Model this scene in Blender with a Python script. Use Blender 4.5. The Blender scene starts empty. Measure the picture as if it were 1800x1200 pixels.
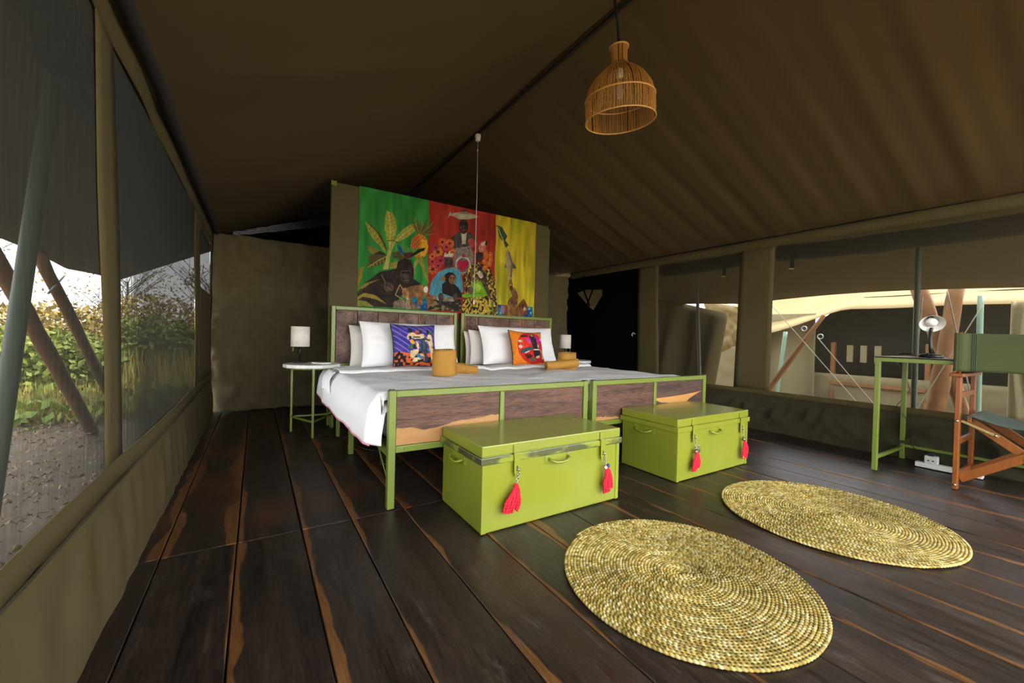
import bpy, math, random
import numpy as np
from mathutils import Vector, Matrix, noise as mnoise
random.seed(7)
SC = bpy.context.scene
COL = SC.collection
PI = math.pi

# ------------------------------------------------------------------ camera, sky, sun, exposure
cam_d = bpy.data.cameras.new('camera'); cam = bpy.data.objects.new('camera', cam_d); COL.objects.link(cam)
cam_d.sensor_fit = 'HORIZONTAL'; cam_d.sensor_width = 36.0; cam_d.lens = 14.204; cam_d.clip_start = 0.02
RR = ((0.8444237, 0.0150790, 0.5354636), (-0.5350701, -0.0237809, 0.8444729), (0.0254676, -0.9996035, -0.0120128))
cam.matrix_world = Matrix(((RR[0][0], -RR[0][1], -RR[0][2], 0.0), (RR[1][0], -RR[1][1], -RR[1][2], 0.0),
                           (RR[2][0], -RR[2][1], -RR[2][2], 0.9), (0, 0, 0, 1)))
SC.camera = cam
W = bpy.data.worlds.new('sky'); SC.world = W; W.use_nodes = True
wn = W.node_tree; bg = wn.nodes['Background']
bg.inputs['Color'].default_value = (0.97, 0.98, 1.0, 1); bg.inputs['Strength'].default_value = 3.0
sd = bpy.data.lights.new('sun', 'SUN'); sd.energy = 8.0; sd.angle = math.radians(4); sd.color = (1.0, 0.93, 0.80)
sun = bpy.data.objects.new('sun', sd); COL.objects.link(sun); sun.rotation_euler = Vector((-.62, .26, -.74)).to_track_quat('-Z', 'Y').to_euler()
vs = SC.view_settings; vs.view_transform = 'Standard'; vs.look = 'None'; vs.gamma = 1.0; vs.use_curve_mapping = False
vs.exposure = 1.5
SC.cycles.max_bounces = 10; SC.cycles.diffuse_bounces = 6; SC.cycles.transparent_max_bounces = 16
SC.cycles.use_denoising = True

# ------------------------------------------------------------------ materials
def lin(h):
    c = [int(h[i:i+2], 16)/255 for i in (0, 2, 4)]
    return tuple(x/12.92 if x <= .04045 else ((x+.055)/1.055)**2.4 for x in c)
class N:
    """small node-tree helper"""
    def __init__(s, name):
        s.m = bpy.data.materials.new(name); s.m.use_nodes = True; s.t = s.m.node_tree
        s.b = s.t.nodes['Principled BSDF']; s.out = s.t.nodes['Material Output']
    def n(s, typ, **kw):
        nd = s.t.nodes.new(typ)
        for k, v in kw.items():
            if k in nd.inputs.keys(): nd.inputs[k].default_value = v
            else: setattr(nd, k, v)
        return nd
    def l(s, a, b): s.t.links.new(a, b)
    def math(s, op, a, b=None, clamp=False):
        nd = s.t.nodes.new('ShaderNodeMath'); nd.operation = op; nd.use_clamp = clamp
        for i, v in enumerate((a, b)):
            if v is None: continue
            if isinstance(v, (int, float)): nd.inputs[i].default_value = v
            else: s.l(v, nd.inputs[i])
        return nd.outputs[0]
    def mix(s, f, a, b):
        nd = s.t.nodes.new('ShaderNodeMix'); nd.data_type = 'RGBA'
        for i, v in ((0, f), (6, a), (7, b)):
            if isinstance(v, (int, float)): nd.inputs[i].default_value = v
            elif isinstance(v, tuple): nd.inputs[i].default_value = (v+(1,))[:4]
            else: s.l(v, nd.inputs[i])
        return nd.outputs[2]
    def coords(s, scale=(1, 1, 1), rand=False, kind='Object'):
        tc = s.t.nodes.new('ShaderNodeTexCoord'); mp = s.t.nodes.new('ShaderNodeMapping')
        mp.inputs['Scale'].default_value = scale; s.l(tc.outputs[kind], mp.inputs['Vector'])
        if rand:
            oi = s.t.nodes.new('ShaderNodeObjectInfo'); r = s.math('MULTIPLY', oi.outputs['Random'], 83.0)
            cb = s.t.nodes.new('ShaderNodeCombineXYZ')
            for i in range(3): s.l(r, cb.inputs[i])
            s.l(cb.outputs[0], mp.inputs['Location'])
        return mp.outputs[0]
    def noise(s, vec, scale=5., detail=4., rough=.55):
        nd = s.n('ShaderNodeTexNoise', Scale=scale, Detail=detail, Roughness=rough); s.l(vec, nd.inputs['Vector']); return nd.outputs['Fac']
    def ramp(s, f, *st):
        nd = s.t.nodes.new('ShaderNodeValToRGB'); e = nd.color_ramp.elements
        while len(e) < len(st): e.new(.5)
        for k, (p, c) in zip(e, st): k.position = p; k.color = (tuple(c)+(1,))[:4] if not isinstance(c, (int, float)) else (c, c, c, 1)
        s.l(f, nd.inputs[0]); return nd.outputs[0]
    def bump(s, h, strength=.3, dist=.01):
        nd = s.n('ShaderNodeBump', Strength=strength, Distance=dist); s.l(h, nd.inputs['Height']); s.l(nd.outputs[0], s.b.inputs['Normal'])
    def set(s, color=None, rough=None, metal=None, spec=None):
        for k, v in (('Base Color', color), ('Roughness', rough), ('Metallic', metal), ('Specular IOR Level', spec)):
            if v is None: continue
            if isinstance(v, (int, float)): s.b.inputs[k].default_value = v
            elif isinstance(v, tuple): s.b.inputs[k].default_value = (v+(1,))[:4]
            else: s.l(v, s.b.inputs[k])
        return s.m
def plain(name, hexc, rough=.5, metal=0., var=.12, scale=30., bump=0., spec=.5):
    k = N(name); c = lin(hexc); v = k.noise(k.coords(), scale)
    col = k.mix(v, tuple(x*(1-var) for x in c), tuple(min(1, x*(1+var)) for x in c))
    if bump: k.bump(v, bump, .004)
    return k.set(col, rough, metal, spec)
def cloth(name, hexc, rough=.85, weave=900., wrinkle=5., wb=.35, var=.15, spec=.25):
    k = N(name); c = lin(hexc); co = k.coords()
    big = k.noise(co, wrinkle, 5., .6); fine = k.noise(co, weave, 2.)
    f = k.math('ADD', k.math('MULTIPLY', big, .7), k.math('MULTIPLY', fine, .3))
    col = k.mix(f, tuple(x*(1-var) for x in c), tuple(min(1, x*(1+var)) for x in c))
    k.bump(f, wb, .03)
    return k.set(col, rough, 0., spec)
M = {}
M['canvas'] = cloth('olive canvas', '53492c', .8, 700, 4, .35)
M['canvas_roof'] = cloth('olive roof canvas', '4f4228', .85, 700, 3, .25)
M['canvas_back'] = cloth('olive plasticised canvas', '80734e', .36, 500, 9, 1.2, .2, .7)
M['canvas_skirt'] = cloth('dark olive canvas', '4a452c', .5, 700, 10, 1.0, .15, .4)
M['canvas_light'] = cloth('beige canvas outside', '797055', .85, 700, 6, .5)
M['canvas_cream'] = cloth('cream awning canvas', '94815a', .8, 700, 5, .3)
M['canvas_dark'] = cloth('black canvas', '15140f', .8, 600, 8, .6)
M['white_linen'] = cloth('white linen', 'f3f2f1', .8, 1200, 9, .3, .02)
M['grey_linen'] = cloth('ecru linen', 'd8d2c8', .8, 1200, 9, .3, .03)
M['towel'] = cloth('mustard towel', 'b98a42', .95, 260, 14, .8, .22, .1)
M['chair_canvas'] = cloth('green chair canvas', '464f2f', .8, 700, 8, .25)
M['chair_seat'] = cloth('dark green seat canvas', '414f44', .8, 700, 8, .25)
M['piping'] = plain('dark piping', '1d2030', .6)
M['piping_pink'] = plain('pink piping', 'd97f92', .6)
M['green'] = plain('moss green paint', '6a7a2c', .35, 0, .12, 14)
M['pole_green'] = plain('grey green pole paint', '445342', .45)
M['pole_pale'] = plain('pale green pole paint', '6b8672', .45)
M['black'] = plain('black plastic', '141413', .35)
M['blackmetal'] = plain('black metal', '1a1a1a', .3, .4)
M['steel'] = plain('steel', 'b9b9b4', .3, 1.)
M['brass'] = plain('brass', 'b5a46a', .35, .9)
M['white'] = plain('white plastic', 'd9d8d2', .4)
M['marble'] = plain('white table top', 'd5d3cd', .35, 0, .2, 22)
M['shade'] = cloth('lamp shade linen', 'd6d0c4', .9, 500, 6, .1, .05)
M['rope'] = plain('rope', '8f8a7c', .8, 0, .3, 200)
M['cord'] = plain('black cord', '100e0c', .7)
M['bark'] = plain('weathered pole wood', '6e4a26', .8, 0, .6, 9, .5)
M['soil'] = plain('soil', '5d5241', .95, 0, .5, 3)
M['sand'] = plain('sandy ground', '7d7054', .95, 0, .25, 3)
M['twine'] = plain('frayed dark netting', '1c1a14', .9, 0, .4, 90)
M['red'] = plain('red wool', 'c4142c', .9, 0, .3, 300, .4)
M['bead_white'] = plain('white bead', 'e8e4dc', .3)
M['bead_blue'] = plain('blue bead', '26306e', .3)
M['bead_brass'] = plain('dull brass cap', '7f6c48', .4, .8)
M['card'] = plain('pink paper tag', 'd99a80', .7)
# worn lime paint on the tin trunks
k = N('lime tin paint'); co = k.coords()
v = k.noise(co, 3., 6.); c1 = k.mix(v, lin('757e24'), lin('8a9030'))
mk = k.ramp(k.noise(co, 60., 8., .7), (.86, 0.), (.92, .5))
k.bump(k.noise(co, 4., 2.), .05, .02)
M['lime'] = k.set(k.mix(mk, c1, lin('7e812e')), k.ramp(v, (0, .16), (1, .26)), 0., .6)
k = N('scuffed trunk rim'); co = k.coords((1, 3, 3)); mk = k.ramp(k.noise(co, 3.2, 5., .65), (.44, 0.), (.50, 1.))
M['rim_worn'] = k.set(k.mix(mk, lin('7f8828'), lin('5f6444')), .3, k.math('MULTIPLY', mk, .6))
# floor plank wood, dark heart and tan sap edges (per plank properties sap_l, sap_r, half, tone)
def plankmat(name, d0, d1, s0, s1, ax='X', gl=(.30, .55), sc=1., scf=.24, spec=.45):
    k = N(name); tc = k.n('ShaderNodeTexCoord'); sp = k.n('ShaderNodeSeparateXYZ'); k.l(tc.outputs['Object'], sp.inputs[0])
    A = {}
    for a in ('sap_l', 'sap_r', 'half', 'tone'):
        at = k.n('ShaderNodeAttribute', attribute_type='OBJECT', attribute_name=a); A[a] = at.outputs['Fac']
    x = sp.outputs[ax]
    stretch = {'X': (9, .9, 9), 'Y': (9, 9, .9), 'Z': (1, 9, 9)}[ax]
    g = k.noise(k.coords(tuple(q*sc for q in stretch), True), 1.6, 7., .62)
    fine = k.noise(k.coords(tuple(q*sc*6 for q in stretch), True), 3., 4., .6)
    wv = k.noise(k.coords({'X': (0, 2.2, 0), 'Y': (0, 0, 2.2), 'Z': (2.2*sc, 0, 0)}[ax], True), 1., 3., .55)
    wv = k.math('MULTIPLY', k.math('SUBTRACT', wv, .33), 3.2)
    dl = k.math('ADD', A['half'], x); dr = k.math('SUBTRACT', A['half'], x)
    jit = k.math('MULTIPLY', k.math('SUBTRACT', g, .5), .02)
    ml = k.math('MULTIPLY', k.math('SUBTRACT', k.math('ADD', k.math('MULTIPLY', A['sap_l'], wv), jit), dl), 160., True)
    mr = k.math('MULTIPLY', k.math('SUBTRACT', k.math('ADD', k.math('MULTIPLY', A['sap_r'], wv), jit), dr), 160., True)
    sap = k.math('MAXIMUM', ml, mr)
    gf = k.ramp(k.math('MULTIPLY', k.math('ADD', g, fine), .5), (.37, 0.), (.65, 1.)); dark = k.mix(gf, d0, d1)
    hot = k.ramp(k.noise(k.coords((2, 1.2, 2), True), 1.4, 4.), (.50, 0.), (.72, 1.))
    dark = k.mix(k.math('MULTIPLY', hot, A['tone']), dark, tuple(q*1.0 for q in (.085, .030, .011)))
    sapc = k.mix(gf, s0, s1)
    col = k.mix(k.math('MULTIPLY', sap, .9), dark, sapc)
    scuff = k.ramp(k.noise(k.coords((9, 2.2, 9), True), 2.6, 9., .78), (.56, 0.), (.78, scf))
    col = k.mix(scuff, col, (.30, .26, .23))
    k.bump(k.math('ADD', g, k.math('MULTIPLY', fine, .4)), .25, .004)
    return k.set(col, k.ramp(g, (.2, gl[0]), (.8, gl[1])), 0., spec)
M['plank'] = plankmat('dark railway timber', (.004, .003, .0027), (.040, .025, .018), (.075, .030, .008), (.20, .088, .026))
M['board'] = plankmat('weathered headboard timber', (.012, .007, .006), (.30, .195, .15), (.16, .07, .028), (.34, .16, .07), 'X', (.5, .75), .8, .10, .2)
M['panel'] = plankmat('footboard timber', (.03, .017, .015), (.13, .072, .058), (.30, .14, .05), (.52, .28, .11), 'Y', (.3, .5), 1.)
k = N('orange hardwood'); g = k.noise(k.coords((18, 18, 2)), 3., 6.)
k.bump(g, .1, .003); M['chairwood'] = k.set(k.mix(g, lin('67320a'), lin('955519')), .33, 0., .5)
k = N('dark ground slab'); M['under'] = k.set((.004, .003, .003), .9)
# insect netting : threads with holes, denser when looked at along the cloth
def netting(name, hexc, dens, graz, stripes=0., sv=(0, 60, 0)):
    k = N(name); tr = k.n('ShaderNodeBsdfTransparent'); df = k.n('ShaderNodeBsdfDiffuse'); df.inputs[0].default_value = lin(hexc)+(1,)
    lw = k.n('ShaderNodeLayerWeight', Blend=.5); f = k.math('MULTIPLY', k.math('POWER', lw.outputs['Facing'], 4.), graz)
    f = k.math('ADD', f, dens)
    if stripes:
        s = k.math('SUBTRACT', k.noise(k.coords(sv), 3., 4., .7), .5)
        f = k.math('ADD', f, k.math('MULTIPLY', s, stripes))
    f = k.math('MINIMUM', k.math('MAXIMUM', f, .05), .97)
    mx = k.n('ShaderNodeMixShader'); k.l(f, mx.inputs[0]); k.l(tr.outputs[0], mx.inputs[1]); k.l(df.outputs[0], mx.inputs[2])
    k.l(mx.outputs[0], k.out.inputs[0]); return k.m
M['net_left'] = netting('dark insect net left', '3e3e3a', .46, 1.1, .42, (0, 22, 1.1))
M['net_right'] = netting('dark insect net right', '3f3a2d', .58, .25, .16, (0, 70, .6))
M['net_door'] = netting('black door net', '0c0c0b', .72, .2, .1, (0, 20, .6))
k = N('printed cloth'); a = k.n('ShaderNodeVertexColor', layer_name='Col'); M['print'] = k.set(a.outputs[0], .75, 0., .25)
fz = k.noise(k.coords(), 700., 2.); k.bump(fz, .12, .004)
k = N('straw rope'); a = k.n('ShaderNodeVertexColor', layer_name='Col'); k.bump(k.noise(k.coords((1, 1, 1)), 260., 3.), .5, .004); M['straw'] = k.set(a.outputs[0], .7, 0., .3)
k = N('rattan'); g = k.noise(k.coords((60, 60, 3)), 4., 4.); M['rattan'] = k.set(k.mix(g, lin('8a5a22'), lin('c8944a')), .55, 0., .4)
M['rattan_ring'] = plain('rattan ring', 'cf9c58', .5, 0, .25, 120)
k = N('bulb glass'); k.b.inputs['Transmission Weight'].default_value = .8; M['bulb'] = k.set((.9, .88, .82), .1)
def leafmat(name, a, b):
    k = N(name); oi = k.coords(); g = k.noise(oi, 2.2, 3.); m = k.set(k.mix(g, lin(a), lin(b)), .6, 0., .3)
    k.b.inputs['Subsurface Weight'].default_value = 0; return m
M['leaf'] = leafmat('bush leaves', '53621f', '8d9644'); M['leaf2'] = leafmat('dry bush leaves', '807130', 'aa944f'); M['grass'] = leafmat('dry grass', '858037', 'b6a459')
M['litter'] = leafmat('dead leaves', '503f29', '9d8c68'); M['turf'] = leafmat('green weeds', '557126', '859542'); M['twig'] = plain('twigs', '4c443a', .9)

# ------------------------------------------------------------------ mesh helpers
class MB:
    def __init__(s): s.v = []; s.f = []; s.c = None
    def box(s, lo, hi):
        x0, y0, z0 = lo; x1, y1, z1 = hi; b = len(s.v)
        s.v += [(x0, y0, z0), (x1, y0, z0), (x1, y1, z0), (x0, y1, z0), (x0, y0, z1), (x1, y0, z1), (x1, y1, z1), (x0, y1, z1)]
        s.f += [tuple(b+i for i in q) for q in ((0, 3, 2, 1), (4, 5, 6, 7), (0, 1, 5, 4), (1, 2, 6, 5), (2, 3, 7, 6), (3, 0, 4, 7))]
        return s
    def bar(s, p, q, w, h, up=(0, 0, 1)):
        """square bar from p to q, w across, h along up"""
        p = Vector(p); q = Vector(q); d = (q-p).normalized(); u = Vector(up); u = (u-d*u.dot(d)).normalized(); r = d.cross(u); b = len(s.v)
        for e in (p, q):
            for a, c in ((-1, -1), (1, -1), (1, 1), (-1, 1)): s.v.append(tuple(e+r*a*w/2+u*c*h/2))
        s.f += [tuple(b+i for i in t) for t in ((0, 1, 2, 3), (7, 6, 5, 4), (0, 4, 5, 1), (1, 5, 6, 2), (2, 6, 7, 3), (3, 7, 4, 0))]
        return s
    def tube(s, pts, r, n=8, cap=True, closed=False):
        P = [Vector(p) for p in pts]; m = len(P); rs = r if hasattr(r, '__len__') else [r]*m; b = len(s.v); u = None
        for i in range(m):
            d = (P[(i+1) % m]-P[i-1]) if closed else (P[min(i+1, m-1)]-P[max(i-1, 0)])
            d.normalize()
            if u is None: u = Vector((0, 0, 1)) if abs(d.z) < .9 else Vector((1, 0, 0))
            u = u-d*u.dot(d); u.normalize(); w = d.cross(u)
            for j in range(n):
                a = 2*PI*j/n; s.v.append(tuple(P[i]+(u*math.cos(a)+w*math.sin(a))*rs[i]))
        for i in range(m if closed else m-1):
            for j in range(n):
                s.f.append((b+i*n+j, b+i*n+(j+1) % n, b+((i+1) % m)*n+(j+1) % n, b+((i+1) % m)*n+j))
        if cap and not closed: s.f += [tuple(b+j for j in range(n))[::-1], tuple(b+(m-1)*n+j for j in range(n))]
        return s
    def lathe(s, prof, c=(0, 0, 0), n=28, cap=True, wob=None):
        b = len(s.v); m = len(prof)
        for r, z in prof:
            for j in range(n):
                a = 2*PI*j/n; k = 1 if wob is None else wob(a, z)
                s.v.append((c[0]+r*k*math.cos(a), c[1]+r*k*math.sin(a), c[2]+z))
        for i in range(m-1):
            for j in range(n): s.f.append((b+i*n+j, b+i*n+(j+1) % n, b+(i+1)*n+(j+1) % n, b+(i+1)*n+j))
        if cap: s.f += [tuple(b+j for j in range(n))[::-1], tuple(b+(m-1)*n+j for j in range(n))]
        return s
    def grid(s, fn, nu, nv, flip=False):
        b = len(s.v)
        for j in range(nv+1):
            for i in range(nu+1): s.v.append(tuple(fn(i/nu, j/nv)))
        for j in range(nv):
            for i in range(nu):
                q = (b+j*(nu+1)+i, b+j*(nu+1)+i+1, b+(j+1)*(nu+1)+i+1, b+(j+1)*(nu+1)+i); s.f.append(q[::-1] if flip else q)
        return s
    def prism(s, poly, fn, d):
        """poly of 2d points, fn(a,b,t) gives 3d point, t in 0..d"""
        b = len(s.v); n = len(poly)
        for t in (0, d): s.v += [tuple(fn(a, c, t)) for a, c in poly]
        s.f += [tuple(range(b, b+n))[::-1], tuple(range(b+n, b+2*n))]+[(b+i, b+(i+1) % n, b+n+(i+1) % n, b+n+i) for i in range(n)]
        return s
    def ball(s, c, r, nu=10, nv=6):
        return s.lathe([(max(1e-4, math.sin(PI*i/nv))*r, -math.cos(PI*i/nv)*r) for i in range(nv+1)], c, nu)
    def xf(s, mat, frm=0):
        s.v = s.v[:frm]+[tuple(mat @ Vector(p)) for p in s.v[frm:]]; return s
    def build(s, name, m, parent=None, smooth=False, bevel=0, loc=None, seg=2, thick=0):
        me = bpy.data.meshes.new(name); me.from_pydata(s.v, [], s.f); me.materials.append(M[m] if isinstance(m, str) else m)
        if smooth: me.polygons.foreach_set('use_smooth', [True]*len(me.polygons))
        me.update(); o = bpy.data.objects.new(name, me); COL.objects.link(o)
        if s.c is not None:
            ca = me.color_attributes.new('Col', 'FLOAT_COLOR', 'POINT'); ca.data.foreach_set('color', np.asarray(s.c, dtype=np.float32).ravel())
        if thick: q = o.modifiers.new('thick', 'SOLIDIFY'); q.thickness = thick; q.offset = 0
        if bevel: q = o.modifiers.new('bevel', 'BEVEL'); q.width = bevel; q.segments = seg; q.limit_method = 'ANGLE'
        if parent: o.parent = parent
        if loc: o.location = loc
        return o
def tag(o, label=None, cat=None, group=None, kind=None):
    for kx, v in (('label', label), ('category', cat), ('group', group), ('kind', kind)):
        if v: o[kx] = v
    return o
def thing(name, label, cat, loc=(0, 0, 0), rz=0., group=None):
    o = bpy.data.objects.new(name, None); COL.objects.link(o); o.location = loc; o.rotation_euler.z = rz; o.empty_display_size = .1
    return tag(o, label, cat, group)
def struct(name, loc=(0, 0, 0)):
    o = bpy.data.objects.new(name, None); COL.objects.link(o); o.location = loc; o['kind'] = 'structure'; return o
def copy_tree(o, parent=None):
    c = o.copy(); COL.objects.link(c); c.parent = parent
    for ch in [q for q in bpy.data.objects if q.parent == o]: copy_tree(ch, c)
    return c
def nz(x, y, z=0.): return mnoise.noise(Vector((x, y, z)))
# ================================================================== THE SETTING
XL, XR, YB, YF = -0.40, 4.50, 5.30, -0.95
# ---- floor : slab and planks
floor = MB().box((XL-.25, YF-.6, -.12), (XR+.25, 7.4, -.035)).build('floor', 'under'); floor['kind'] = 'structure'
xs = [-.56, -.303, -.055, .190, .405, .657, .902, 1.147, 1.392, 1.640, 1.850, 2.064, 2.28, 2.486, 2.72, 2.95, 3.20, 3.44, 3.69, 3.93, 4.18, 4.42, 4.66]
rows = [(-1.5, -.46), (-.46, 2.043), (2.043, 4.55), (4.55, 7.3)]
sapw = {(2, 0): (0, .06), (2, 1): (.05, .07), (2, 2): (.03, 0), (2, 3): (.045, 0), (2, 4): (.06, 0), (2, 5): (.055, .0), (2, 6): (.03, 0),
        (1, 2): (.045, 0), (1, 1): (0, .02), (1, 3): (.035, 0), (1, 4): (.03, 0), (1, 5): (.035, .0), (1, 0): (0, 0), (1, 6): (.02, .03), (1, 7): (.05, 0), (1, 9): (.035, 0), (1, 10): (.02, 0), (1, 8): (.0, .03)}
for r, (y0, y1) in enumerate(rows):
    for i in range(len(xs)-1):
        x0, x1 = xs[i]+random.uniform(-.004, .004)*0, xs[i+1]; w = x1-x0-random.uniform(.004, .009); L = y1-y0-.006
        top = random.uniform(-.004, 0); z0 = -.035
        mb = MB().box((-w/2, -L/2, z0), (w/2, L/2, top))
        o = mb.build('plank', 'plank', floor, bevel=.0025, loc=((x0+x1)/2, (y0+y1)/2, 0), seg=1)
        sl, sr = sapw.get((r, i), (random.choice([0, 0, .02, .035, .05]), random.choice([0, 0, 0, .02, .03])))
        o['half'] = w/2; o['sap_l'] = float(sl); o['sap_r'] = float(sr); o['tone'] = random.choice([.0, .0, .15, .3]) if r == 1 else random.choice([.3, .7, 1.])
# ---- canvas patches
def quad(mb, p00, p10, p11, p01, nu, nv, disp):
    a, b, c, d = [Vector(p) for p in (p00, p10, p11, p01)]
    def fn(u, v):
        p = a*(1-u)*(1-v)+b*u*(1-v)+c*u*v+d*(1-u)*v
        return p+disp(p, u, v)
    mb.grid(fn, nu, nv)
def wall(name, x, rects, disp, mat='canvas'):
    """rects: (yb0, yb1, z0, yt0, yt1, z1)"""
    mb = MB()
    for yb0, yb1, z0, yt0, yt1, z1 in rects:
        nu = max(2, int((yb1-yb0)/.05)); nv = max(2, int((z1-z0)/.05))
        quad(mb, (x, yb0, z0), (x, yb1, z0), (x, yt1, z1), (x, yt0, z1), nu, nv, disp)
    o = mb.build(name, mat, None, True, thick=.004); o['kind'] = 'structure'; return o
dl = lambda p, u, v: Vector((.012*nz(p.y*2.2, p.z*1.5), 0, 0))
wall_left = wall('wall_left', XL, [(YF, YB, .36, YF, YB, .44), (YF, YB, 1.80, YF, YB, 1.93), (YF, -.6, .44, YF, -.6, 1.80),
      (1.79, 1.985, .44, 1.62, 1.80, 1.80), (3.98, 4.27, .44, 3.88, 4.20, 1.80), (5.12, YB, .44, 5.12, YB, 1.80),
      (4.27, 5.12, .44, 4.24, 5.12, 1.25), (4.21, 5.12, 1.74, 4.20, 5.12, 1.80)], dl)
def skl(p, u, v):
    k = (1-v)**.8; f = math.sin(p.y*2*PI/.21+5*nz(p.y*1.3, 2))*.5+.5
    return Vector((math.sin(v*PI)**.7*.020*f*(.2+1.0*abs(nz(p.y*1.7, 9)))+k*(.03+.006*nz(p.y*3, 4))+.006*nz(p.y*8, p.z*8), 0, 0))
mb = MB(); quad(mb, (XL, YF, -.03), (XL, YB, -.03), (XL, YB, .365), (XL, YF, .365), 300, 12, skl)
mb.build('skirt', 'canvas', wall_left, True, thick=.003)
mb = MB(); mb.tube([(XL+.006, YF+i*.05+0, .362+.004*nz(i*.3, 1)) for i in range(125)], .004, 5); mb.build('hem_seam', 'canvas_skirt', wall_left, True)
dr = lambda p, u, v: Vector((.014*nz(p.y*2.0, p.z*1.4, 4)+.006*nz(p.y*7, p.z*4, 2), 0, 0))
wall_right = wall('wall_right', XR, [(-.5, YB, .35, -.5, YB, .405), (YF, YB, 1.90, YF, YB, 2.0), (-.5, -.45, .405, -.5, -.45, 1.90),
      (2.10, 2.47, .405, 2.09, 2.43, 1.90), (3.46, 3.82, .405, 3.52, 3.84, 1.90), (5.36, YB+.1, .405, 5.36, YB+.1, 1.90)], dr)
def skr(p, u, v):
    k = (1-v); b = math.sin(v*PI)
    return Vector((-.05*k-.04*b*(.6+.8*nz(p.y*1.9, 1.5, 3))-.05*b*nz(p.y*3.5+p.z*6, p.z*8-p.y*2, 6)-.030*(1-2*abs(nz(p.y*7+p.z*4, p.z*9, 1)))*(.3+b), 0, .008*nz(p.y*4, 3)*k))
mb = MB(); quad(mb, (XR, -.5, -.03), (XR, YB, -.03), (XR, YB, .355), (XR, -.5, .355), 240, 14, skr)
mb.build('skirt', 'canvas_skirt', wall_right, True, thick=.003)
# ---- roof
RX, RZ = 2.0, 3.12
def slope(side, y0, y1, x1, z1, x0=RX, z0=RZ, amp=.012, sag=.03, nu=150, nv=40):
    def fn(u, v):
        y = y0+(y1-y0)*u; x = x0+(x1-x0)*v; z = z0+(z1-z0)*v
        n = Vector((z0-z1, 0, x1-x0)) if side > 0 else Vector((z1-z0, 0, x0-x1)); n.normalize()
        s = y*(19. if side > 0 else 11.)+(v-1)*2.4+4.0*nz(y*.55, v*.35, side)
        fold = math.sin(s)+.45*math.sin(s*2.1+2*nz(y*.8, 1, side))
        d = amp*(.15+.85*v)*(1-v**8)*fold*(.5+.9*abs(nz(y*.7, v*.6+3.3, side)))+.014*nz(y*.9, v*1.2, 7+side)-sag*math.sin(PI*v)
        return (x+n.x*d, y, z+n.z*d)
    return fn
mb = MB(); mb.grid(slope(-1, YF, 7.3, XL-.03, 1.905, amp=.0035), 300, 30); mb.grid(slope(1, YF, 7.3, XR+.03, 1.985, amp=.0105), 420, 40, True)
ceiling = mb.build('ceiling', 'canvas_roof', None, True, thick=.004); ceiling['kind'] = 'structure'
def ridge_z(y): return RZ-.035
t = MB(); t.tube([(RX+.004*nz(y*.5, 1), y, ridge_z(y)) for y in np.linspace(YF, 7.2, 40)], .012, 8); o = t.build('trim_1', 'cord', None, True); o['kind'] = 'structure'
t = MB(); t.tube([(XL+.035, y, 1.925+.015*nz(y*2, 5)) for y in np.linspace(YF, YB, 60)], [.026+.012*nz(i*.7, 3) for i in range(60)], 8); o = t.build('trim_2', 'twine', None, True); o['kind'] = 'structure'
t = MB(); t.tube([(XR-.012, y, 2.0) for y in np.linspace(YF, YB, 60)], .006, 6); o = t.build('trim_3', 'canvas_dark', None, True); o['kind'] = 'structure'
# ---- partition behind the bed, far wall, front wall with its open door
def dp(p, u, v):
    h = nz(p.x*1.6, p.z*1.2, 3)*1.4+.5*(1-abs(nz(p.x*2.4+p.z, p.z*2.6-p.x, 12)))**3
    f = math.sin((p.x*.75+p.z*1.0)*9+3*nz(p.x*1.2, p.z*1.2, 8))*max(0, min(1, 1.15-p.z))*.030
    return Vector((0, .03*h+f+.05*(1-2*abs(nz(p.x*3.2, p.z*3.2, 1)))+.03*(1-2*abs(nz(p.x*7.5+3, p.z*7.5, 5))), 0))
mb = MB(); quad(mb, (XL, YB, .01), (XR, YB, .01), (XR, YB, 1.94), (XL, YB, 1.925), 240, 96, dp)
o = mb.build('wall_inner', 'canvas_back', None, True, thick=.004); o['kind'] = 'structure'
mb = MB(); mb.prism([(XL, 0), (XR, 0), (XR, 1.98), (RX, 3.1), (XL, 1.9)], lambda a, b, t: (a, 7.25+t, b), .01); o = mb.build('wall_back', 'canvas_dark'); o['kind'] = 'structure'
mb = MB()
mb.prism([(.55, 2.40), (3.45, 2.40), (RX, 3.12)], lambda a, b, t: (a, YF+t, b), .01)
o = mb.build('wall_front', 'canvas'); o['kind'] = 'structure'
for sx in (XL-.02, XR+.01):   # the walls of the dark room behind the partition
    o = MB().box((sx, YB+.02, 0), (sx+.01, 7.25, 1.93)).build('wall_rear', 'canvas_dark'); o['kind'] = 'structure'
def shine(u, v): return (-.25+1.05*u, 5.5+.1*u, 1.99+.40*u-(.05+.10*u)*v+.012*nz(u*14, v*2))
o = MB().grid(shine, 60, 8).build('trim_4', plain('black plastic film', '0d0d0c', .25, 0, .2, 60, .6), None, True, thick=.003); o['kind'] = 'structure'
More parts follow.
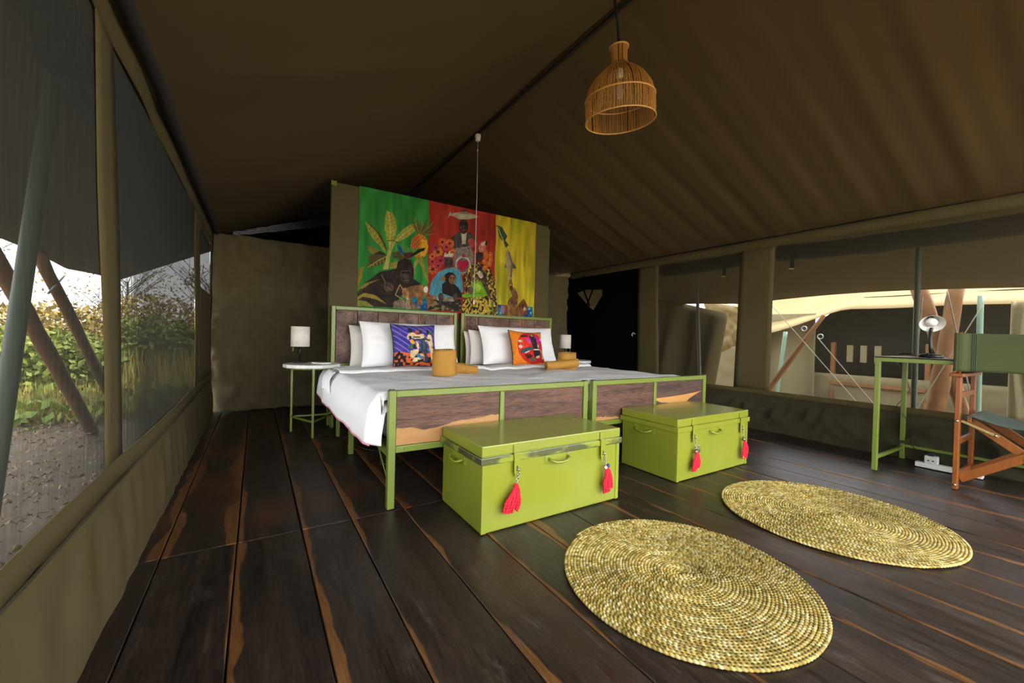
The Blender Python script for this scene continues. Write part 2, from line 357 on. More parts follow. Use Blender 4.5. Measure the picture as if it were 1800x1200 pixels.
# ---- windows : netting, rolled flaps, straps
def window(n, x, yb0, yb1, z0, yt0, yt1, z1, mat, sign, flap=True, straps=()):
    mb = MB(); quad(mb, (x, yb0-.05, z0-.02), (x, yb1+.05, z0-.02), (x, yt1+.05, z1+.02), (x, yt0-.05, z1+.02), 40, 16,
                    lambda p, u, v: Vector((sign*.006+.006*nz(p.y*2, p.z*2, n), 0, 0)))
    w = mb.build('window_%d' % n, mat, None, True); w['kind'] = 'structure'
    if flap:
        ys = np.linspace(yt0+.0, yt1-.0, 40)
        MB().tube([(x+sign*.10, y, z1-.065-.04*(4*((y-yt0)/(yt1-yt0))*(1-(y-yt0)/(yt1-yt0)))*(1 if n == 5 else .3)+.006*nz(y*4, n)) for y in ys], [.080+.012*nz(i*.35, n) for i in range(40)], 10).build('rolled_flap', 'canvas_dark', w, True)
    for ys in straps:
        st = MB().box((x+sign*.012-.002, ys-.018, z1-.24), (x+sign*.012+.002, ys+.018, z1-.01)).build('strap', 'canvas_dark', w)
        MB().tube([(x-.004, ys-.02, z1-.255), (x-.004, ys+.02, z1-.25)], .006, 6).build('toggle', 'brass', st)
    return w
window(1, XL, -.6, 1.79, .44, -.6, 1.62, 1.80, 'net_left', -1)
window(2, XL, 1.985, 3.98, .44, 1.80, 3.88, 1.80, 'net_left', -1)
window(3, XL, 4.27, 5.12, 1.25, 4.24, 5.12, 1.74, 'net_left', -1, False)
window(4, XR, 2.47, 3.46, .405, 2.43, 3.52, 1.90, 'net_right', 1, True, (2.62,))
window(5, XR, -.45, 2.10, .405, -.45, 2.09, 1.90, 'net_right', 1, True, (1.93,))
d = window(6, XR, 3.82, 5.36, .405, 3.84, 5.36, 1.90, 'net_door', 1, False)
# black lining hung outside the door netting, gaping open at the top
fr = [(3.75, .3), (5.4, .3), (5.4, 1.95), (3.75, 1.95)]
hole = [(5.18, 1.66), (4.98, 1.70), (4.62, 1.67), (4.60, 1.58), (4.78, 1.36), (4.86, 1.40)]
mb = MB(); b0 = [(3.75, .3), (5.4, .3), (5.4, 1.95), (5.18, 1.95)]+hole[:1]+hole[:0:-1]
mb.prism([(3.75, .3), (5.4, .3), (5.4, 1.95), (5.18, 1.95), (5.18, 1.66), (4.86, 1.40), (4.78, 1.36), (4.60, 1.58), (4.60, 1.95), (3.75, 1.95)], lambda a, b, t: (4.56+t+.02*nz(a*3, b*3), a, b), .004)
mb.prism([(5.18, 1.66), (5.18, 1.96), (4.60, 1.96), (4.60, 1.67), (4.98, 1.70)], lambda a, b, t: (4.56+t, a, b), .004)
mb.build('lining', 'canvas_dark', d)
for a, b in (((5.02, 1.71), (4.86, 1.42)), ((4.80, 1.69), (5.1, 1.1))): MB().bar((4.552, a[0], a[1]), (4.552, b[0], b[1]), .03, .004, (1, 0, 0)).build('strap', 'canvas_dark', d)
MB().tube([(XR-.012, 3.86, .98), (XR-.02, 3.89, 1.0), (XR-.012, 3.92, .97), (XR-.02, 3.9, .95)], .005, 6).build('toggle', 'bead_white', d)

# ================================================================== OUTSIDE
gz = -.30
mb = MB(); mb.grid(lambda u, v: (-40+80*u, -30+80*v, gz+.05*nz(u*40, v*40)), 80, 80); g = mb.build('ground', 'soil', None, True); g['kind'] = 'structure'
mb = MB(); mb.grid(lambda u, v: (4.9+20*u, -8+24*v, gz+.06+.02*nz(u*30, v*30)), 40, 40); g = mb.build('ground_sand', 'sand', None, True); g['kind'] = 'structure'
mb = MB(); mb.grid(lambda u, v: (-9+34*u, -22+19.9*v, gz+.05+.02*nz(u*30, v*30)), 40, 40); g = mb.build('ground_bounce', 'sand', None, True); g['kind'] = 'structure'  # unseen sand before the tent, added to bounce daylight onto the roof
# our own fly sheet over the roof
def flyf(side):
    x1, z1 = (-1.65, 1.50) if side < 0 else (5.64, 1.45)
    def fn(u, v):
        y = YF-.3+8.8*u; sc = abs(math.sin((y+.25)*PI/3.1)) if side < 0 else abs(math.sin((y-.4)*PI/2.6))
        z = 3.26+(z1-3.26)*v+v**3*(.05*sc-.02); return (RX+(x1-RX)*v-side*.05*sc*v**3, y, z+.06*math.sin(PI*v))
    return fn
mb = MB(); mb.grid(flyf(-1), 90, 24, True); mb.grid(flyf(1), 90, 24)
tag(mb.build('fly_sheet', 'canvas', None, True, thick=.006), 'olive outer fly sheet stretched over the tent, its edge seen through the netting', 'canopy')
def pole(name, p, q, r0, r1, mat, label, cat='pole', n=10, wob=0., group=None):
    p = Vector(p); q = Vector(q); m = 12
    pts = [p.lerp(q, i/m)+Vector((wob*nz(i*.5, p.x, 1), wob*nz(i*.5, p.y, 7), 0)) for i in range(m+1)]
    o = MB().tube(pts, [r0+(r1-r0)*i/m+wob*.5*nz(i*.9, q.y, 3) for i in range(m+1)], n).build(name, mat, None, True); return tag(o, label, cat, group)
pole('tent_pole', (4.92, 1.10, gz+.04), (4.92, 1.11, 2.08), .021, .021, 'pole_green', 'grey green steel tent pole outside the wide netted window by the desk')
pole('tent_pole', (4.92, 3.10, gz+.04), (4.92, 3.25, 2.08), .021, .021, 'pole_green', 'grey green steel tent pole outside the narrower netted window beyond the bed')
pole('tent_pole', (-.60, 1.47, gz), (-.60, 2.11, 2.02), .022, .022, 'pole_green', 'leaning grey green tent pole outside the left netting wall')
pole('tent_pole', (6.25, .92, gz+.04), (6.25, .935, 1.44), .024, .024, 'pole_pale', 'pale mint green pole outside behind the back of the director chair')
pole('tent_pole', (8.3, 3.75, gz+.04), (8.3, 3.62, 1.12), .034, .034, 'pole_pale', 'pale mint green pole at the left corner of the tent across the way')
pole('wooden_pole', (6.2, 2.26, 1.28), (6.2, 3.2, -.25), .026, .046, 'bark', 'slanting peeled wooden pole with a grooved tip, outside the left end of the wide window', 'pole', 10, .01)
pole('wooden_pole', (6.2, 1.27, gz+.04), (6.25, 1.10, 1.56), .085, .065, 'bark', 'thick upright weathered wooden post outside behind the desk lamp', 'pole', 12, .02)
pole('wooden_pole', (6.35, .90, gz+.04), (6.3, 1.42, 1.62), .05, .075, 'bark', 'thinner weathered wooden post crossing behind the thick one near the desk lamp', 'pole', 12, .02)
pole('wooden_pole', (-1.5, 6.2, -.27), (-1.5, 3.8, 1.66), .055, .05, 'bark', 'reddish wooden pole slanting outside the left netting, nearest the leaning steel pole', 'pole', 10, .012)
pole('wooden_pole', (-1.62, 7.7, -.29), (-1.55, 5.0, 1.50), .05, .045, 'bark', 'reddish wooden pole slanting outside the left netting, farther back by the canvas strip', 'pole', 10, .012)
def rope(p, q, label, r=.0045, sag=.0):
    p = Vector(p); q = Vector(q); o = MB().tube([p.lerp(q, i/14)-Vector((0, 0, sag*math.sin(PI*i/14))) for i in range(15)], r, 6).build('guy_rope', 'rope', None, True)
    return tag(o, label, 'rope')
rope((6, 2.84, 1.47), (6, 1.45, -.24), 'long pale guy rope slanting across the wide window from its upper left corner')
rope((6.02, 2.26, .99), (6.0, 1.32, -.24), 'shorter pale guy rope tied at the tip of the slanting wooden pole')
rope((6, .87, 1.36), (6.05, 1.5, -.2), 'pale guy rope running down from the mint pole behind the chair back')
rope((5.6, 1.22, 1.40), (5.7, 1.32, -.24), 'thin rope hanging beside the steel pole behind the desk', .005)
rope((5.64, 1.06, 1.45), (5.9, .80, -.24), 'dark thin rope hanging in front of the crossed wooden posts', .006)
rope((-1.4, 4.7, 1.15), (-1.75, 6.3, 1.45), 'thin guy rope beyond the left netting wall', .008)
for yy, zz, lb in ((2.40, 1.10, 'upper left shiny rope ring tied by the tip of the slanting wooden pole'), (2.22, 1.0, 'lower right shiny rope ring at the top of the shorter guy rope')):
    tag(MB().tube([(6, yy+.03*math.cos(a), zz+.03*math.sin(a)) for a in np.linspace(0, 2*PI, 12, endpoint=False)], .006, 6, closed=True).build('tie_ring', 'steel', None, True), lb, 'ring')
# tent across the way
nt = thing('safari_tent', 'neighbouring safari tent with cream awning and dark netted front, seen through the right netting', 'tent', (9, 2, gz+.05))
def aw(u, v):
    y = 5.6-8.6*u; k = max(0, min(1, (y-2.95)/1.4)); xe = 9-.6*k; ze = 1.56-.56*k-.02*abs(math.sin(y*2))
    return (xe-9+3.2*v, y-2, ze-gz-.05+1.75*v-.12*math.sin(PI*v)+.05*k*math.sin(v*9+y*3))
MB().grid(aw, 60, 14).build('awning', 'canvas_cream', nt, True, thick=.01)
MB().grid(lambda u, v: (.55+.02*nz(u*9, v*4), 1.95-5.5*u, .55+(1.5-.75*max(0, 1-u*6))*v), 20, 8).build('dark_interior_sheet', 'canvas_dark', nt, True, thick=.01)  # opaque black sheet stands for the unlit interior behind the tent's netting
MB().grid(lambda u, v: (.42-.1*v+.05*nz(u*14, v*3), 2.3-6.5*u, .6*v), 50, 6).build('skirt', 'canvas_light', nt, True, thick=.01)
MB().grid(lambda u, v: (.1+.12*math.sin(u*16)*(1-.5*v)+.03*nz(u*8, v*5), 1.45+2.2*u, 1.75*v), 60, 10).build('side_curtain', 'canvas_light', nt, True, thick=.01)
MB().grid(lambda u, v: (-.9+.10*math.sin(u*22)*(.4+.6*abs(v-.35)), -1.05-.9*u*(.35+.9*abs(v-.38)), .25+1.5*v), 60, 20).build('curtain', 'canvas_light', nt, True, thick=.01)
MB().grid(lambda u, v: (-.7+.08*math.sin(u*18), -1.75-.9*u*(.5+.5*abs(v-.6)), .3+1.5*v), 50, 16).build('curtain', 'canvas_light', nt, True, thick=.01)
bn = thing('slatted_bench', 'dark bench with pale upright slats inside the neighbouring tent', 'bench', (9.35, 2.7, gz+.05))
MB().box((-.05, -.75, .40), (.15, .55, .46)).build('seat', 'bark', bn)
for yy in (-.75, .55): MB().box((0, yy-.03, 0), (.08, yy+.03, 1.2)).build('leg', 'bark', bn)
for yy in (.28, .08, -.12): MB().box((-.02, yy-.045, .84), (.01, yy+.045, 1.15)).build('slat', 'canvas_light', bn)
bc = thing('wooden_chair', 'dark red wooden chair standing outside beyond the director chair', 'chair', (7.4, .45, gz+.05))
for dx, dy in ((0, 0), (.4, 0), (0, -.5), (.4, -.5)): MB().bar((dx, dy, 0), (dx, dy, .82), .05, .05, (1, 0, 0)).build('leg', 'chairwood', bc)
MB().box((-.03, -.54, .38), (.44, .04, .42)).build('seat', 'chairwood', bc); MB().box((-.05, -.03, .82), (.46, .04, .86)).build('armrest', 'chairwood', bc); MB().box((-.05, -.54, .82), (.46, -.47, .86)).build('armrest', 'chairwood', bc)
# cream and dark tarpaulins hung beside our tent, seen through the narrower window
def tp(u, v):
    y = 4.05-.74*u; zt = 1.62-.20*u; zb = .70+.27*u
    return (6.3+.10*v+.09*(1-abs(nz(u*3, v*4, 2)))+.03*nz(u*8, v*8), y-.22*v*(1-u), zt+(zb-zt)*v)
tpo = MB().grid(tp, 30, 14).build('tarpaulin', 'canvas_cream', None, True, thick=.008)
for q in (0, 1): MB().tube([tp(q, 0), Vector(tp(q, 0))+Vector((-.75, 0, .02))], .005, 6).build('tie_cord', 'rope', tpo)
tag(tpo, 'creased pale tarpaulin hanging outside the narrower window beyond the bed', 'tarpaulin')
def tq(u, v):
    y = 4.62-1.12*u-.06*v; return (5.3+.5*u+.11*(math.sin(u*11+v*1.5)+.5*math.sin(u*27-v*2))*(1.15-.8*v), y-.15*v*u, gz+.05+(1.66-gz-.05-.34*u)*v)
tag(MB().grid(tq, 60, 16).build('canvas_drape', 'canvas', None, True, thick=.008), 'olive canvas drape hanging in folds outside the narrower window beyond the bed', 'curtain')
MBx = MB().grid(lambda u, v: (8.0+.04*nz(u*9, v*9), 4.9-2.1*u+1.2, gz+.05+1.15*v), 30, 10)
tag(MBx.build('canvas_screen', 'canvas_light', None, True, thick=.01), 'pale canvas ground screen standing beyond the pale tarpaulin', 'screen')
# bushes, trees and grass beyond the left wall
def leaves(cx, cy, cz, rx, ry, rz, n, size, rnd, up=.0):
    mb = MB()
    for _ in range(n):
        while True:
            p = Vector((rnd.uniform(-1, 1), rnd.uniform(-1, 1), rnd.uniform(-1, 1)))
            if .3 < p.length < 1: break
        q = Vector((cx+p.x*rx, cy+p.y*ry, cz+p.z*rz)); d = Vector((rnd.gauss(0, 1), rnd.gauss(0, 1), rnd.gauss(0, 1)+up)).normalized(); s = size*rnd.uniform(.6, 1.4)
        w = d.cross(Vector((rnd.gauss(0, 1), rnd.gauss(0, 1), rnd.gauss(0, 1)))).normalized()*s*.3; b = len(mb.v)
        mb.v += [tuple(q), tuple(q+d*s*.5+w), tuple(q+d*s), tuple(q+d*s*.5-w)]; mb.f.append((b, b+1, b+2, b+3))
    return mb
rnd = random.Random(3)
spots = [(-2.6, 9.2, 1.0, 'leaf', 'low green bush nearest the left netting, right of the slanting poles'), (-4.2, 9.8, 1.25, 'leaf', 'green bush behind the leaning steel pole at the far left'),
         (-3.4, 11.6, 1.5, 'leaf2', 'yellowish dry bush between the two slanting wooden poles'), (-1.9, 11.8, 1.3, 'leaf', 'green bush seen dimly through the second left netting'),
         (-5.4, 12.2, 1.7, 'leaf2', 'tall dry bush at the far left edge of the view'), (-2.4, 14.5, 1.9, 'leaf2', 'farther dry bush seen dimly through the second left netting')]
for x, y, h, m, lb in spots:
    b = thing('bush', lb, 'bush', (x, y, gz))
    leaves(0, 0, h*.55, h*.75, h*.7, h*.55, 4200, .10, rnd, .5).build('foliage', m, b)['kind'] = 'stuff'
    mb = MB()
    for k in range(9):
        a = rnd.uniform(0, 2*PI); mb.tube([(0, 0, 0), (math.cos(a)*h*.25, math.sin(a)*h*.25, h*.5), (math.cos(a)*h*.5, math.sin(a)*h*.45, h*rnd.uniform(.8, 1.15))], [.018, .012, .005], 5)
    mb.build('stem', 'twig', b)
for i, (x, y, h, lb) in enumerate([(-6.2, 15.5, 4.4, 'bare grey tree at the far left against the white sky'), (-4.2, 21, 4.9, 'bare grey tree against the sky between the slanting poles'), (-1.2, 16, 4.2, 'bare grey tree dim behind the second left netting')]):
    b = thing('tree', lb, 'tree', (x, y, gz)); mb = MB(); tw = MB()
    mb.tube([(0, 0, 0), (.05, 0, h*.3), (.0, .1, h*.6)], [.07, .055, .03], 7)
    for k in range(46):
        a = rnd.uniform(0, 2*PI); z0 = h*rnd.uniform(.15, .6); l = h*rnd.uniform(.2, .42); e = Vector((math.cos(a)*l*.7, math.sin(a)*l*.7, z0+l*.7))
        tw.tube([(0.02, 0, z0), e], [.016, .006], 4)
        for _ in range(4):
            q = Vector((0, 0, z0)).lerp(e, rnd.uniform(.4, 1)); tw.tube([q, q+Vector((rnd.uniform(-.5, .5), rnd.uniform(-.5, .5), rnd.uniform(.1, .6)))], [.007, .003], 4)
    mb.build('trunk', 'twig', b, True); tw.build('branch', 'twig', b); leaves(0, 0, h*.45, h*.42, h*.4, h*.35, 900, .08, rnd).build('foliage', 'leaf2', b)['kind'] = 'stuff'
mb = MB()
for _ in range(9000):
    y = rnd.uniform(7.0, 17); x = -.55-(y-2.5)*rnd.uniform(.04, .42); h = rnd.uniform(.15, .45)+(.55 if y > 9.5 else 0)*rnd.random(); a = rnd.uniform(0, 2*PI); w = .012; b = len(mb.v)
    t = Vector((rnd.uniform(-.15, .15), rnd.uniform(-.15, .15), h)); dx, dy = math.cos(a)*w, math.sin(a)*w
    mb.v += [(x-dx, y-dy, gz), (x+dx, y+dy, gz), (x+t.x, y+t.y, gz+t.z)]; mb.f.append((b, b+1, b+2))
tag(mb.build('tall_grass', 'grass'), 'dry yellow grass growing beyond the left netting', 'grass', None, 'stuff')
mb = leaves(-3.4, 8.5, gz+.10, 3.2, 2.2, .16, 3500, .13, rnd, .8); tag(mb.build('weeds', 'turf'), 'low green weeds on the ground beyond the left netting', 'weeds', None, 'stuff')

mb = MB()
for _ in range(7000):
    y = rnd.uniform(1.0, 8); x = -.75-rnd.random()**1.4*4; a = rnd.uniform(0, 2*PI); s = rnd.uniform(.010, .034); w = s*rnd.uniform(.15, .4); b = len(mb.v); z = gz+.045+rnd.uniform(0, .03)
    dx, dy = math.cos(a), math.sin(a); mb.v += [(x-dx*s, y-dy*s, z), (x-dy*w, y+dx*w, z+rnd.uniform(0, .03)), (x+dx*s, y+dy*s, z), (x+dy*w, y-dx*w, z+rnd.uniform(0, .03))]; mb.f.append((b, b+1, b+2, b+3))
tag(mb.build('leaf_litter', 'litter'), 'dead leaves and straw lying on the soil beyond the left netting', 'leaves', None, 'stuff')
# ================================================================== BANNER AND ITS PRINT
def vnoise(x, y, seed=0):
    xi = np.floor(x).astype(int); yi = np.floor(y).astype(int); xf = x-xi; yf = y-yi
    def h(a, b):
        n = np.sin(a*127.1+b*311.7+seed*74.7)*43758.5453; return n-np.floor(n)
    u = xf*xf*(3-2*xf); v = yf*yf*(3-2*yf)
    return (h(xi, yi)*(1-u)+h(xi+1, yi)*u)*(1-v)+(h(xi, yi+1)*(1-u)+h(xi+1, yi+1)*u)*v
def inside(X, Y, pts):
    r = np.zeros(X.shape, bool); n = len(pts)
    for i in range(n):
        x1, y1 = pts[i]; x2, y2 = pts[(i+1) % n]
        if y1 == y2: continue
        c = ((y1 > Y) != (y2 > Y)) & (X < (x2-x1)*(Y-y1)/(y2-y1)+x1); r ^= c
    return r
def paint(C, X, Y, hexc, mode, pts, s=1.):
    xs_ = [p[0] for p in pts]; ys_ = [p[1] for p in pts]
    sel = np.where((X >= min(xs_)) & (X <= max(xs_)) & (Y >= min(ys_)) & (Y <= max(ys_)))
    if not len(sel[0]): return
    x = X[sel]; y = Y[sel]; k = inside(x, y, pts)
    if not k.any(): return
    x = x[k]*s; y = y[k]*s; c = np.array(lin(hexc)); out = np.tile(c, (len(x), 1))
    if mode == 'n': out *= (.75+.5*vnoise(x/16, y/40, 1))[:, None]
    elif mode == 'f': out *= (.45+1.1*vnoise(x/9+y/50, y/26, 2)*vnoise(x/40, y/40, 3)*1.9)[:, None]
    elif mode == 's':
        q = vnoise(x/12, y/12, 4); out *= (.5+1.0*q)[:, None]
    elif mode == 'p':
        q = np.abs(np.sin((x+y)/13))*np.abs(np.sin((x-y)/13)); out *= (.5+.75*q)[:, None]
    elif mode == 'b':
        q = vnoise(x/24, y/24, 5) > .5; out[q] = np.array(lin('174a86'))
    elif mode == 'm':
        q = vnoise(x/30, y/22, 6); out[q > .55] = np.array(lin('23251a')); out[q < .3] = np.array(lin('8a7a55'))
    elif mode == 'l':
        q = vnoise(x/16, y/20, 7); out[q > .56] = np.array(lin('2e2213')); out[q < .26] = np.array(lin('d8bf55'))
    elif mode == 'd':
        q = vnoise(x/20, y/20, 8)+.35*vnoise(x/7, y/7, 3); out[q > .72] = np.array(lin('17151f'))
    idx = (sel[0][k], sel[1][k]); C[idx] = out
